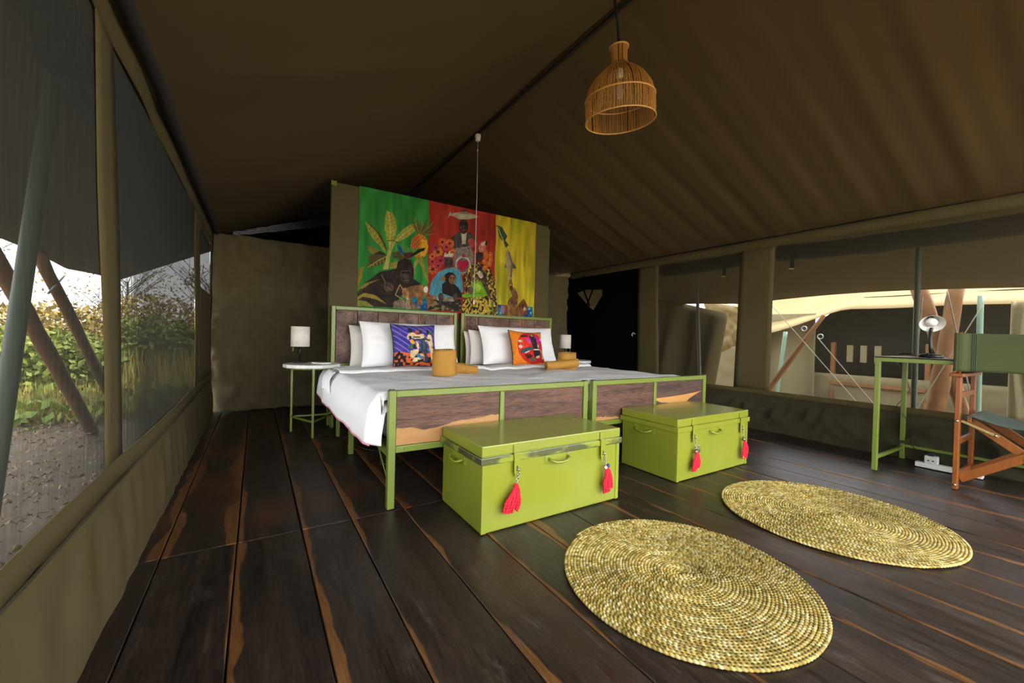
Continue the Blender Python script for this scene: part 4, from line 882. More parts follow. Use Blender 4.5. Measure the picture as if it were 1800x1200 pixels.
# ================================================================== BEDS
def bed(label, fx0, fx1, hx0, hx1, stile, hedges, sap, leftmost):
    t = thing('metal_bed', label, 'bed', ((fx0+fx1)/2, 3.1, 0)); ox, oy = (fx0+fx1)/2, 3.1
    L = lambda x, y, z: (x-ox, y-oy, z)
    def bar(name, p, q, w=.034, h=.034, up=(0, 0, 1), m='green'): return MB().bar(L(*p), L(*q), w, h, up).build(name, m, t, bevel=.004)
    yf, yh = 2.075, 4.142
    for x in (fx0+.018, fx1-.018):
        p = MB().bar(L(x, yf, 0), L(x, yf, .609), .038, .038, (0, 1, 0)).build('post', 'green', t, bevel=.004)
        MB().box(L(x-.014, yf-.014, .609), L(x+.014, yf+.014, .613)).build('post_cap', 'black', p)
    for x in (hx0+.02, hx1-.02): MB().bar(L(x, yh, 0), L(x, yh, 1.15), .036, .036, (0, 1, 0)).build('post', 'green', t, bevel=.004)
    bar('top_rail', (fx0+.037, yf, .590), (fx1-.037, yf, .590)); bar('bottom_rail', (fx0+.037, yf, .303), (fx1-.037, yf, .303))
    bar('stile', (stile, yf, .320), (stile, yf, .573), .03, .034, (0, 1, 0))
    bar('headboard_rail', (hx0+.038, yh, 1.132), (hx1-.038, yh, 1.132)); bar('headboard_rail', (hx0+.038, yh, .588), (hx1-.038, yh, .588))
    for sx, hx in ((fx0+.02, hx0+.02), (fx1-.02, hx1-.02)):
        bar('side_rail', (sx, yf+.02, .285), (hx, yh-.02, .285), .03, .05)
        bar('brace', (sx, 2.35, .27), (sx, 2.10, .10), .004, .014)
    for y in (2.75, 3.157, 3.75): bar('slat_bar', (fx0+.04, y, .30), (fx1-.04, y, .30), .03, .02)
    for x in (fx0+.03, fx1-.03):
        bar('leg', (x, 3.157, 0), (x, 3.157, .26), .036, .036, (0, 1, 0)); bar('leg', (x, 3.72, 0), (x, 3.72, .26), .03, .03, (0, 1, 0))
    for x in (fx0+.09, fx1-.09): MB().lathe([(.009, 0), (.009, .006)], n=10).xf(Matrix.Translation(L(x, yf-.017, .303)) @ Matrix.Rotation(PI/2, 4, 'X')).build('bolt', 'green', t)
    for k in range(len(hedges)-1):
        a, b_ = hedges[k], hedges[k+1]; w = b_-a-.006
        o = MB().box((-w/2, -.008, .609-.86), (w/2, .008, 1.113-.86)).build('board', 'board', t, bevel=.0015, loc=L((a+b_)/2, yh+.0015*(k % 3), .86), seg=1)
        o['half'] = w/2; o['sap_l'] = float(sap[k][0]); o['sap_r'] = float(sap[k][1]); o['tone'] = .5
    for k, (a, b_, s) in enumerate(((fx0+.040, stile-.017, 0), (stile+.017, fx1-.040, 1))):
        pn = MB().box((-(b_-a)/2, -.008, -.1255), ((b_-a)/2, .008, .1255)).build('panel', PANELM[(leftmost, k)], t, bevel=.0015, loc=L((a+b_)/2, yf, .4465), seg=1)
    return t
# panels: grain along the width; pale wood enters from below or above
def panelmat(name, poly):
    """poly: list of (x, z) control points of the boundary of the pale wood (below=True keeps the part under it)"""
    k = N(name); tc = k.n('ShaderNodeTexCoord'); sp = k.n('ShaderNodeSeparateXYZ'); k.l(tc.outputs['Object'], sp.inputs[0])
    g = k.noise(k.coords((1.2, 6, 9), True), 2., 8., .68); fine = k.noise(k.coords((8, 60, 90), True), 2., 4., .6)
    col = k.mix(k.ramp(k.math('MULTIPLY', k.math('ADD', g, fine), .5), (.33, 0.), (.70, 1.)), (.016, .009, .008), (.20, .10, .065))
    if poly:
        below, pts = poly; fc = k.n('ShaderNodeFloatCurve'); cv = fc.mapping.curves[0]
        n = k.math('ADD', k.math('DIVIDE', sp.outputs['X'], .61), .5); k.l(n, fc.inputs['Value'])
        while len(cv.points) < len(pts): cv.points.new(.5, .5)
        for p, (a, b_) in zip(cv.points, pts): p.location = (a, b_)
        fc.mapping.update()
        zz = k.math('ADD', k.math('DIVIDE', sp.outputs['Z'], .26), .5)
        wob = k.math('MULTIPLY', k.math('SUBTRACT', k.noise(k.coords((4, 4, 4), True), 2., 3.), .5), .22)
        dlt = k.math('SUBTRACT', k.math('ADD', fc.outputs[0], wob), zz)
        m1 = k.math('MULTIPLY', dlt, 40. if below else -40., True)
        pale = k.mix(g, (.24, .105, .035), (.58, .32, .12)); col = k.mix(k.math('MULTIPLY', m1, .92), col, pale)
    k.bump(k.math('ADD', g, fine), .25, .003)
    return k.set(col, k.ramp(g, (.2, .4), (.8, .6)), 0., .25)
PANELM = {(1, 0): panelmat('footboard panel pale below', (True, [(0, .40), (.3, .30), (.62, .42), (1, .50)])), (1, 1): panelmat('footboard panel pale low corner', (True, [(0, .10), (.5, .02), (.8, -.1), (1, -.1)])),
          (0, 0): panelmat('footboard panel dark', (True, [(0, .14), (.3, .10), (.6, -.1), (1, -.1)]))}
k = N('footboard panel pale wedge'); tc = k.n('ShaderNodeTexCoord'); sp = k.n('ShaderNodeSeparateXYZ'); k.l(tc.outputs['Object'], sp.inputs[0])
g = k.noise(k.coords((1.2, 6, 9), True), 2., 8., .68); fine = k.noise(k.coords((8, 60, 90), True), 2., 4., .6)
col = k.mix(k.ramp(k.math('MULTIPLY', k.math('ADD', g, fine), .5), (.33, 0.), (.70, 1.)), (.012, .008, .008), (.15, .085, .065))
xx = k.math('ADD', k.math('DIVIDE', sp.outputs['X'], .60), .5); zz = k.math('ADD', k.math('DIVIDE', sp.outputs['Z'], .25), .5)
topz = k.math('ADD', k.math('MULTIPLY', k.math('POWER', k.math('MAXIMUM', xx, 0.), 2.), .12), .50)
fc = k.n('ShaderNodeFloatCurve'); cv = fc.mapping.curves[0]; k.l(xx, fc.inputs['Value'])
for _ in range(5): cv.points.new(.5, .5)
for p, q in zip(cv.points, [(0, .42), (.12, .33), (.24, .30), (.34, .06), (.5, .12), (.74, .40), (1, .60)]): p.location = q
fc.mapping.update()
mk = k.math('MULTIPLY', k.math('MULTIPLY', k.math('SUBTRACT', topz, zz), 60., True), k.math('MULTIPLY', k.math('SUBTRACT', zz, fc.outputs[0]), 60., True))
col = k.mix(k.math('MULTIPLY', mk, .95), col, k.mix(g, (.40, .18, .05), (.62, .32, .10))); k.bump(k.math('ADD', g, fine), .25, .003)
PANELM[(0, 1)] = k.set(col, .45, 0., .25)
bed('left green metal single bed with weathered plank headboard', .577, 1.933, .597, 1.888, 1.249, [.637, .833, 1.03, 1.234, 1.446, 1.649, 1.848],
    [(0, 0), (0, 0), (.0, .03), (.02, .02), (.05, 0), (0, .05)], 1)
bed('right green metal single bed with dark plank headboard', 1.98, 3.314, 1.937, 3.217, 2.645, [1.977, 2.154, 2.365, 2.578, 2.76, 2.984, 3.177],
    [(.02, .02), (0, .015), (.015, 0), (0, .06), (.04, .04), (0, .05)], 0)
for i, (a, b_, lb) in enumerate(((.605, 1.905, 'mattress under the white cover on the left bed'), (2.005, 3.285, 'mattress under the white cover on the right bed'))):
    tag(MB().box((a, 2.125, .312), (b_, 4.09, .545)).build('mattress', 'grey_linen', None, True, bevel=.05, seg=4), lb, 'mattress')
# white cover over both beds, hanging on both sides
def top(x, y):
    e = min(1, max(0, (x-.56)/.12))
    return .572+.010*nz(x*2.2, y*2.0, 1)+.007*nz(x*7, y*5, 2)+.010*(1-abs(nz(x*2.2+y*1.2, y*2.6-x, 5)))**6+.012*max(0, nz(x*1.4+y*2.4, y*1.0-x, 5))-.008*math.exp(-((x-1.955)/.05)**2)
def duv(u, v):
    y = 2.112+1.93*v
    s = u*3.45-.30
    bx = .012*nz(y*6, 3.)
    front = max(0, 1-v/.012)
    if s < 0:
        f = -s/.30; w = (.004*math.sin(y*11+3*nz(y*2, 1))+.010*nz(y*3, f*2, 8))*f
        x = .548-.045*math.sin(min(1, f*2.2)*PI/2)-w-.025*f; z = top(.56, y)-.012-.235*f-.005*f*math.sin(y*2.4)-.03*f*max(0, (2.30-y)/.19)
    elif s > 2.75:
        f = (s-2.75)/.40; x = 3.298+.03*math.sin(min(1, f*2.2)*PI/2)+.02*f*nz(y*5, f*2, 9); z = top(3.29, y)-.012-.24*f
    else:
        x = .548+2.75*s/2.75; z = top(x, y)
        rr = min(s, 2.75-s); z -= .014*max(0, 1-rr/.03)**2
    if s < 0: x += .075*max(0, 1-v/.035)**1.5
    if front > 0 and 0 <= s <= 2.75: z -= .10*front
    return (x, y, z)
dv = MB().grid(duv, 260, 130).build('bed_cover', 'white_linen', None, True, thick=.006)
tag(dv, 'white bed cover spread across both beds and hanging down at the left side', 'bed cover')
MB().tube([Vector(duv(0, v))+Vector((0, 0, -.004)) for v in np.linspace(.02, .98, 60)], .006, 6).build('pink_edge', 'piping_pink', dv, True)
def fold(u, v):
    x = .56+2.72*u; y = 3.42+.30*v+.05*nz(u*4, 2)+.05*(u-.4); r = .020*(1-max(0, 1-v/.12)**2)*(1 if v < .85 else 1-.7*(v-.85)/.15)
    return (x, y, top(x, y)+.004+r+.006*nz(u*9, v*3, 3))
MB().grid(fold, 160, 22).build('turned_sheet', 'white_linen', dv, True, thick=.006)
def lf(u, v):   # the crumpled end of the turned sheet on the left side
    y = 3.42+.32*v; f = u; return (.545-.05*math.sin(min(1, f*2)*PI/2)-.018*f*math.sin(v*15)-.012, y-.10*f, top(.56, y)+.012-.15*f)
MB().grid(lf, 14, 30).build('sheet_end', 'white_linen', dv, True, thick=.006)

# ---- pillows and cushions
def cushion_mb(w, h, t, n=34, pinch=.07, seed=0, wr=.012, p=2.6, color=None):
    mb = MB(); cols = []
    for side in (1, -1):
        def fn(u, v):
            a = u*2-1; b_ = v*2-1
            e = max(0, (1-abs(a)**p))**.5*max(0, (1-abs(b_)**p))**.5
            x = a*w/2*(1-pinch*(1-b_*b_)*abs(a)**2); z = b_*h/2*(1-pinch*(1-a*a)*abs(b_)**2)
            d = t/2*e+wr*e**.5*nz(a*2.2+seed, b_*2.2, side)*(1 if t > .1 else .5)+wr*.5*e**.5*nz(a*6+seed, b_*6, side)
            return (x, -side*d, z)
        mb.grid(fn, n, n, side < 0)
        if color is not None:
            if side == 1: cols += color
            else: cols += [color[0]]*len(color)
    if color is not None: mb.c = np.asarray(cols)
    return mb
def pillow(label, c, w, h, t, tilt, rz=0, roll=0, mat='white_linen', seed=0, group=None):
    t_ = thing('pillow', label, 'pillow', c, 0, group); t_.rotation_euler = (tilt, roll, rz)
    cushion_mb(w, h, t, 34, .05, seed).build('pillow_case', mat, t_, True); return t_
pillow('ecru pillow leaning on the left headboard, half hidden at the left', (1.10, 4.025, .775), .72, .40, .13, -.20, .0, .0, 'grey_linen', 1)
pillow('large white pillow at the head of the left bed behind the purple cushion', (1.285, 3.86, .800), .96, .44, .19, -.32, 0., 0.0, 'white_linen', 2)
pillow('ecru pillow leaning on the right headboard, peeking out at the left', (2.30, 4.035, .76), .72, .38, .10, -.18, 0, 0, 'grey_linen', 3)
pillow('second ecru pillow sandwiched behind the white one on the right bed', (2.42, 3.965, .765), .92, .38, .09, -.22, 0, .03, 'grey_linen', 5)
pillow('large white pillow at the head of the right bed behind the orange cushion', (2.535, 3.84, .805), 1.00, .44, .18, -.34, 0., -.0, 'white_linen', 4)
NC = 96
def artgrid(paintfn):
    U, V = np.meshgrid(np.linspace(0, 1000, NC+1), np.linspace(0, 1000, NC+1)); C = np.zeros(U.shape+(3,)); paintfn(C, U, V)
    return [(c[0], c[1], c[2], 1) for c in C.reshape(-1, 3)]
def ell(cx, cy, rx, ry, n=14): return [(cx+rx*math.cos(2*PI*i/n), cy+ry*math.sin(2*PI*i/n)) for i in range(n)]
def shapes(C, U, V, tx, ty, items):
    for it in items:
        pts = it[2] if isinstance(it[2], list) else it[2:]
        paint(C, U, V, it[0], it[1], [(tx(p), ty(p)) for p in pts], .9)
def purple(C, U, V):
    # crop pixels: x -60..945, y 100..1090 (downwards)
    tx = lambda p: (p[0]+60)/1005*1000; ty = lambda p: (1090-p[1])/990*1000
    C[:] = np.array(lin('4a3a8c'))*(.8+.4*vnoise(U/60, V/60, 1))[..., None]
    bl = vnoise(U/150, V/150, 4) > .55; C[bl] = C[bl]*np.array([.55, .75, 1.05])
    st = (np.abs(((U*.80+V)/1000*7.5) % 1-.5) < .07) & (V > 330); C[st] = np.array(lin('9a86c0'))
    low = V < 320+20*np.sin(U/70.); C[low] = np.array(lin('d2622c'))
    q = (vnoise(U/55, V/45, 7)+.3*vnoise(U/20, V/20, 2)) > .70; C[low & q] = np.array(lin('1d1820'))
    cr = 'd9bb88'; dk = '2a2630'
    it = [(dk, 'f', ell(330, 260, 55, 70)), (cr, 'n', (290, 330), (400, 320), (480, 380), (560, 350), (640, 350), (640, 440), (560, 460), (430, 470), (330, 450), (250, 490), (240, 420)),
          ('9a2f28', '-', ell(465, 310, 45, 45)), ('c8402c', '-', ell(465, 295, 24, 26)), (dk, 'f', ell(560, 290, 34, 62)), ('6a5a3a', 'n', (510, 205), (545, 215), (575, 260), (540, 260)),
          (dk, '-', (370, 420), (550, 415), (540, 440), (380, 445)), (dk, '-', (380, 490), (540, 470), (530, 495), (400, 520)), ('d89a2a', '-', (300, 500), (350, 480), (420, 560), (370, 600), (310, 560)),
          (dk, '-', ell(315, 440, 32, 40)), ('2c3d48', 'n', (555, 460), (650, 470), (690, 640), (700, 780), (680, 1000), (610, 1010), (600, 800), (520, 760), (520, 640)), ('3d5663', 'n', (575, 490), (630, 500), (640, 700), (600, 720)),
          (dk, 'f', ell(745, 290, 34, 62)), ('33693f', 'n', ell(815, 315, 52, 42)), (cr, 'n', (720, 370), (830, 360), (855, 480), (860, 620), (830, 790), (750, 790), (735, 600), (700, 520)), (cr, '-', (760, 790), (800, 790), (805, 940), (770, 945)),
          ('4a4038', '-', (640, 460), (780, 465), (790, 510), (660, 520)), (cr, '-', (650, 500), (740, 505), (720, 525), (650, 525)), (dk, '-', (820, 620), (855, 640), (850, 680), (825, 670)),
          ('3a6b3f', 'n', (240, 660), (330, 585), (375, 620), (360, 690), (280, 700)), (dk, 'f', ell(392, 650, 38, 62)), (cr, 'n', (430, 530), (480, 540), (495, 680), (470, 720), (440, 640)),
          (cr, 'n', (300, 740), (390, 720), (480, 700), (480, 760), (410, 840), (370, 910), (300, 900), (285, 830)), ('2f7fae', 's', (430, 820), (500, 800), (590, 880), (520, 960), (450, 930)), ('e0cf9a', 's', (380, 900), (480, 900), (560, 970), (400, 1000), (330, 990)),
          ('d8b04a', '-', (500, 810), (600, 830), (590, 870), (520, 860)), (dk, '-', (440, 960), (580, 930), (600, 1000), (460, 1000)), ('d4552d', '-', ell(700, 830, 36, 40))]
    shapes(C, U, V, tx, ty, it)
def orange(C, U, V):
    tx = lambda p: (p[0]-200)/850*1000; ty = lambda p: (1045-p[1])/930*1000
    C[:] = np.array(lin('d97a1e'))*(.85+.3*vnoise(U/40, V/30, 1))[..., None]
    dk = '26282c'
    it = [('c2241f', 'n', ell(700, 590, 390, 440, 40)), ('d3381f', 'n', ell(520, 480, 150, 160)), ('b8242c', 'n', ell(930, 800, 110, 190)),
          ('c01a78', 'n', (520, 380), (560, 320), (640, 310), (690, 400), (690, 500), (620, 490)), ('c01a78', 'n', (800, 215), (870, 240), (945, 340), (950, 440), (890, 500), (820, 430)), ('e05ab0', '-', (560, 400), (660, 440), (665, 455), (560, 415)), ('e05ab0', '-', (550, 350), (650, 400), (655, 412), (550, 365)), ('e05ab0', '-', (580, 450), (660, 480), (660, 490), (590, 465)),
          ('e05ab0', '-', (830, 400), (940, 370), (940, 382), (830, 415)), (dk, 's', (670, 215), (760, 210), (820, 330), (820, 480), (680, 480), (650, 300)), ('7d8a3a', 's', (680, 200), (740, 215), (760, 270), (700, 290)),
          ('1c2026', 's', (680, 490), (830, 470), (880, 620), (880, 760), (850, 880), (720, 880), (690, 760), (700, 620)), ('b5a890', 's', (830, 480), (870, 520), (860, 600), (830, 580)), ('e0d0a0', '-', (700, 640), (860, 620), (870, 650), (710, 665)),
          ('2d4a52', 'n', (370, 690), (430, 650), (560, 590), (700, 585), (700, 640), (600, 680), (480, 740), (380, 740)), ('e8e0d0', '-', (470, 735), (600, 680), (600, 695), (490, 750)), ('d0b090', 's', (750, 830), (860, 790), (860, 860), (760, 880)),
          ('c9b98a', 's', (870, 620), (930, 640), (1030, 700), (1030, 850), (940, 900), (950, 700)), ('5b6058', 's', (580, 900), (720, 850), (740, 960), (600, 970)), ('3f1d1c', 's', (460, 790), (600, 760), (660, 820), (620, 880), (520, 900)),
          ('c0b4a8', 's', ell(400, 435, 60, 34)), ('c0b4a8', 's', ell(385, 580, 52, 40)), (dk, 's', (410, 270), (600, 240), (620, 280), (450, 330)), ('d8ccb0', 's', ell(975, 345, 30, 40))]
    shapes(C, U, V, tx, ty, it)
def printed(name, label, c, w, h, tilt, roll, fn, seed):
    t_ = thing('cushion', label, 'cushion', c); t_.rotation_euler = (tilt, roll, 0)
    cushion_mb(w, h, .13, NC, .09, seed, .006, 2.4, artgrid(fn)).build('cushion_cover', 'print', t_, True)
    pts = []
    for q in range(4):
        for i in range(14):
            f = -1+2*i/14; a, b_ = [(f, -1), (1, f), (-f, 1), (-1, -f)][q]
            pts.append((a*w/2*(1-.09*(1-b_*b_)*a*a), 0, b_*h/2*(1-.09*(1-a*a)*b_*b_)))
    MB().tube(pts, .006, 6, closed=True).build('piping', 'piping', t_, True)
printed('cushion', 'square purple cushion printed with standing figures over an orange spotted ground', (1.245, 3.655, .790), .425, .415, -.30, 0., purple, 11)
printed('cushion', 'square orange cushion printed with a red disc and a dark figure', (2.49, 3.62, .775), .43, .395, -.34, .04, orange, 17)

# ---- towels
def towel_stand(label, c, r, h, flat=.8, seed=0):
    t_ = thing('towel', label, 'towel', c)
    mb = MB(); n = 3*26
    outer = []
    for i in range(n+1):     # spiral roll
        a = 2*PI*i/26; rr = r*(.38+.62*i/n); outer.append((rr*math.cos(a), rr*flat*math.sin(a)))
    def fn(u, v):
        i = min(n, int(round(u*n))); x, y = outer[i]; k = 1+.03*nz(u*8, v*2, seed)+.03*math.sin(v*PI)-.05*v
        return (x*k, y*k, h*v+(.006*math.sin(i/26*2*PI+1)+.004*nz(i*.3, seed)) * v)
    mb.grid(fn, n, 12); mb.build('rolled_towel', 'towel', t_, True, thick=.009); return t_
def towel_lie(label, p, q, r0, r1, seed=0):
    p = Vector(p); q = Vector(q); t_ = thing('towel', label, 'towel', p.lerp(q, .5)); o = p.lerp(q, .5); d = (q-p).normalized(); u = Vector((0, 0, 1)); u = (u-d*u.dot(d)).normalized(); w = d.cross(u)
    mb = MB(); nu = 60
    def fn(a, b_):
        th = a*2*PI*2.6; rr = (r0+(r1-r0)*b_)*(.45+.55*a); rr *= 1+.07*nz(a*9, b_*4, seed)+.06*math.sin(b_*13+th)
        return tuple(p-o+(q-p)*b_+(u*math.sin(th)*.9+w*math.cos(th))*rr)
    mb.grid(fn, nu, 20); mb.build('rolled_towel', 'towel', t_, True, thick=.008); return t_
towel_stand('mustard towel rolled and standing on end on the left bed', (1.262, 2.99, .578), .098, .205, .85, 1)
towel_lie('mustard towel roll lying beside the standing one on the left bed', (1.39, 3.12, .628), (1.595, 3.06, .605), .062, .035, 2)
towel_stand('mustard towel rolled and standing behind the lying roll on the right bed', (2.66, 3.155, .578), .105, .175, .8, 3)
towel_lie('mustard towel roll lying aslant in front of the orange cushion', (2.36, 3.10, .625), (2.66, 2.985, .66), .05, .045, 4)

# ================================================================== TRUNKS
def trunk(label, x0, x1, y0, y1, H, worn, hasps, hx):
    t = thing('tin_trunk', label, 'trunk', ((x0+x1)/2, (y0+y1)/2, 0)); w = x1-x0; d = y1-y0
    a, b_ = w/2, d/2
    MB().box((-a, -b_, .002), (a, b_, .352)).build('body', 'lime', t, bevel=.006, seg=2)
    mb = MB(); mb.box((-a-.004, -b_-.004, .352), (a+.004, b_+.004, .402)); mb.build('lid', 'lime', t, bevel=.005, seg=2)
    rim = MB(); o = .012
    for p, q in (((-a-o, -b_-o), (a+o, -b_)), ((-a-o, b_), (a+o, b_+o)), ((-a-o, -b_), (-a, b_)), ((a, -b_), (a+o, b_))):
        rim.box((p[0], p[1], .318), (q[0], q[1], .350))
    rim.build('rim', 'rim_worn' if worn else 'lime', t, bevel=.003)
    for ed in (-1, 1): MB().box((ed*(a-.012)-.012, -b_-.003, .004), (ed*(a-.012)+.012, -b_, .318)).build('corner_strip', 'lime', t)
    def handle(name, mat):
        hb = MB().tube([(-.062, 0, .004), (-.058, -.022, .0), (-.035, -.030, -.010), (.0, -.031, -.013), (.035, -.030, -.010), (.058, -.022, .0), (.062, 0, .004)], .0065, 8).xf(mat)
        o = hb.build(name, 'lime', t, True)
        for xx in (-.071, .071):
            MB().box((xx-.017, -.003, -.018), (xx+.017, .0, .022)).xf(mat).build('handle_plate', 'lime', o, bevel=.0015)
            for zz in (-.01, .014): MB().ball((xx*1.1, -.004, zz), .003, 8, 4).xf(mat).build('rivet', 'brass', o, True)
    cx = (x0+x1)/2
    handle('handle', Matrix.Translation((hx-cx, -b_, .292)))
    handle('handle', Matrix.Translation((-a, .03, .288)) @ Matrix.Rotation(-PI/2, 4, 'Z'))
    handle('handle', Matrix.Translation((a, .03, .288)) @ Matrix.Rotation(PI/2, 4, 'Z'))
    for hxx in hasps:
        hp = MB().box((-.017, -.004, .262), (.017, 0, .352)).box((-.013, -.004, .246), (.013, 0, .262)).box((-.016, .006, .352), (.016, .009, .392)).box((-.020, -.006, .346), (.020, .004, .356))
        h = hp.xf(Matrix.Translation((hxx-cx, -b_-.016, 0))).build('hasp', 'lime', t, bevel=.0015)
        MB().box((hxx-cx-.004, -b_-.0215, .272), (hxx-cx+.001, -b_-.0200, .296)).build('hasp_slot', 'black', h)
        MB().tube([(hxx-cx+.004+.010*math.cos(q), -b_-.018+.012*math.sin(q), .282) for q in np.linspace(0, 2*PI, 10, endpoint=False)], .003, 6, closed=True).build('staple', 'steel', h, True)
    return t
trunk('lime green tin trunk at the foot of the left bed, nearest the camera', .868, 1.742, 1.592, 2.040, .40, True, (1.045, 1.602), 1.305)
trunk('lime green tin trunk at the foot of the right bed', 2.262, 3.092, 1.585, 2.040, .40, False, (2.415, 2.985), 2.664)
def tassel(label, x, y, ztop, zhead, zbot, lean, n, cap, rnd, tagm=None, spread=.035, key=None):
    t = thing('tassel', label, 'tassel', (x, y, ztop))
    hx = lean*(ztop-zhead)/(ztop-zbot); hz = zhead-ztop
    ch = MB()
    for i in range(6):
        f = i/6; ch.tube([(hx*f+.006*math.cos(a)*(1 if i % 2 else .3), -.002+.006*math.cos(a)*(.3 if i % 2 else 1), hz*(f+.08)+.009*math.sin(a)) for a in np.linspace(0, 2*PI, 8, endpoint=False)], .0018, 5, closed=True)
    ch.build('chain', 'steel', t, True)
    if cap: MB().lathe([(.004, .016), (.011, .012), (.014, 0), (.013, -.010)], (hx, -.004, hz), 12).build('cap', cap, t, True)
    else: MB().ball((hx, -.004, hz), .013).build('knot', 'red', t, True)
    for i in range(n):
        f = (i+.5)/n*2-1; L = (zhead-zbot)*rnd.uniform(.86, 1.05); m = 26; dx = lean*(zhead-zbot)/(ztop-zbot)
        pts = [Vector((hx+dx*s+spread*f*min(1, s*1.8)**.7+.003*math.sin(s*7+i), -.006-.008*math.sin(s*PI)-.004*(i % 2), hz-L*s)) for s in np.linspace(0, 1, m)]
        MB().tube(pts, [.0062+.0022*math.sin(q*2.1) for q in range(m)], 7).build('strand', 'red', t, True)
    bd = MB()
    for i in range(5): bd.ball((hx+lean*.6+rnd.uniform(-1, 1)*spread*.9, -.010, hz-(zhead-zbot)*rnd.uniform(.55, .98)), .0048, 7, 5)
    bd.build('beads', 'bead_white', t, True)['kind'] = 'stuff'
    if tagm: MB().box((hx+lean*.6-.012, -.006, zbot-ztop-.002), (hx+lean*.6+.016, -.004, zbot-ztop+.03)).build('paper_tag', tagm, t)
    if key == 'lock':
        lk = MB().box((hx+.008, -.016, hz-.006), (hx+.030, -.004, hz+.022)).build('padlock', 'steel', t, bevel=.002); MB().tube([(hx+.012, -.010, hz+.022), (hx+.012, -.010, hz+.040), (hx+.026, -.010, hz+.040), (hx+.026, -.010, hz+.022)], .002, 6).build('shackle', 'steel', lk)
    if key == 'blue': MB().ball((hx+.008, -.012, hz+.010), .010).build('blue_bead', 'bead_blue', t, True); MB().ball((hx-.010, -.012, hz+.002), .009).build('white_bead', 'bead_white', t, True)
rt = random.Random(5)
tassel('red beaded wool tassel splayed to the left, left hasp of the near trunk', 1.052, 1.568, .270, .205, .092, -.05, 9, None, rt, 'card', .042)
tassel('red wool tassel with blue bead on the right hasp of the near trunk', 1.610, 1.568, .270, .205, .072, .02, 8, None, rt, None, .030, 'blue')
tassel('red tassel with brass cap and padlock, left hasp of the far trunk', 2.420, 1.560, .270, .185, .068, -.004, 9, 'bead_brass', rt, None, .036, 'lock')
tassel('red tassel with dark brass cap on the right hasp of the far trunk', 2.990, 1.560, .270, .200, .066, .012, 6, 'bead_brass', rt, None, .030)
# ================================================================== SIDE TABLES, LAMPS, PENDANT
def side_table(label, c):
    t = thing('side_table', label, 'table', c)
    MB().lathe([(.225, .585), (.232, .588), (.232, .612), (.228, .616)], n=14).build('table_top', 'marble', t, bevel=.002)
    P = [Vector((-.153, .12, 0)), Vector((-.015, -.217, 0)), Vector((.184, .11, 0))]; up = Vector((0, 0, .585))
    for p in P: MB().bar(p, p+up, .019, .019, (0, 1, 0)).build('leg', 'green', t, bevel=.003)
    for i in range(3): MB().bar(P[i]+Vector((0, 0, .135)), P[(i+1) % 3]+Vector((0, 0, .135)), .014, .016).build('stretcher', 'green', t, bevel=.003)
    MB().tube([(.20*math.cos(a), .20*math.sin(a), .580) for a in np.linspace(0, 2*PI, 20, endpoint=False)], .007, 6, closed=True).build('ring', 'green', t, True)
def table_lamp(label, c, chain=1):
    t = thing('table_lamp', label, 'lamp', c)
    MB().box((-.055, -.05, 0), (.055, .05, .010)).build('base', 'blackmetal', t, bevel=.003)
    MB().tube([(0, 0, .01), (0, 0, .19)], .006, 8).lathe([(.014, .135), (.014, .165), (.010, .20)], n=12).build('stem', 'blackmetal', t, True)
    s = MB().lathe([(.074, .150), (.074, .325)], n=32, cap=False).build('lamp_shade', 'shade', t, True, thick=.003)
    for z in (.151, .324): MB().tube([(.075*math.cos(a), .075*math.sin(a), z) for a in np.linspace(0, 2*PI, 32, endpoint=False)], .0022, 5, closed=True).build('shade_trim', 'shade', s, True)
    MB().lathe([(.004, .200), (.014, .21), (.022, .24), (.016, .265), (.002, .275)], n=14).build('bulb', 'bead_white', t, True)
    ch = MB().tube([(-.057*chain, -.03, .16), (-.060*chain, -.03, .118)], .0014, 5).build('pull_chain', 'brass', t)
    MB().ball((-.060*chain, -.03, .112), .005).build('pull_knob', 'brass', ch, True)
side_table('round white topped side table with three green legs left of the beds', (.430, 3.98, 0))
table_lamp('small table lamp with white drum shade on the left side table', (.335, 4.05, .616))
side_table('round white topped side table right of the beds, mostly hidden', (3.50, 4.02, 0))
table_lamp('small table lamp with white drum shade to the right of the beds', (3.425, 4.10, .616), -1)
o = MB().box((-.05, -.07, 0), (.05, .07, .006)).box((-.046, -.066, .006), (.046, .066, .009)).build('notepad', 'bead_white', None, loc=(.50, 3.98, .616)); o.rotation_euler.z = .5
tag(o, 'small pale notepad lying on the left side table beside the lamp', 'notepad')

pd = thing('pendant_lamp', 'rattan dome pendant lamp hanging from the ridge on a black cord', 'lamp', (2.035, 1.93, 2.36)); pd.rotation_euler = (math.radians(3), math.radians(-7), 0)
prof = [(.225, 0), (.226, .06), (.224, .13), (.205, .20), (.165, .26), (.115, .305), (.062, .335), (.052, .345), (.050, .37), (.050, .43), (.058, .455)]
def pr(z):
    for (r0, z0), (r1, z1) in zip(prof[:-1], prof[1:]):
        if z0 <= z <= z1: return r0+(r1-r0)*(z-z0)/(z1-z0)
    return prof[-1][0]
mb = MB(); rr = random.Random(9)
for i in range(230):
    a = 2*PI*i/230+rr.uniform(-.012, .012); da = rr.uniform(-.05, .05); zt = rr.choice([.455, .455, .34, .33]); pts = []
    for z in np.linspace(0, zt, 15):
        r = pr(z)+rr.uniform(-.0015, .0015); aa = a+da*z/.45; pts.append((r*math.cos(aa), r*math.sin(aa), z))
    mb.tube(pts, rr.uniform(.0013, .0022), 4, False)
mb.build('rattan_strands', 'rattan', pd)['kind'] = 'stuff'
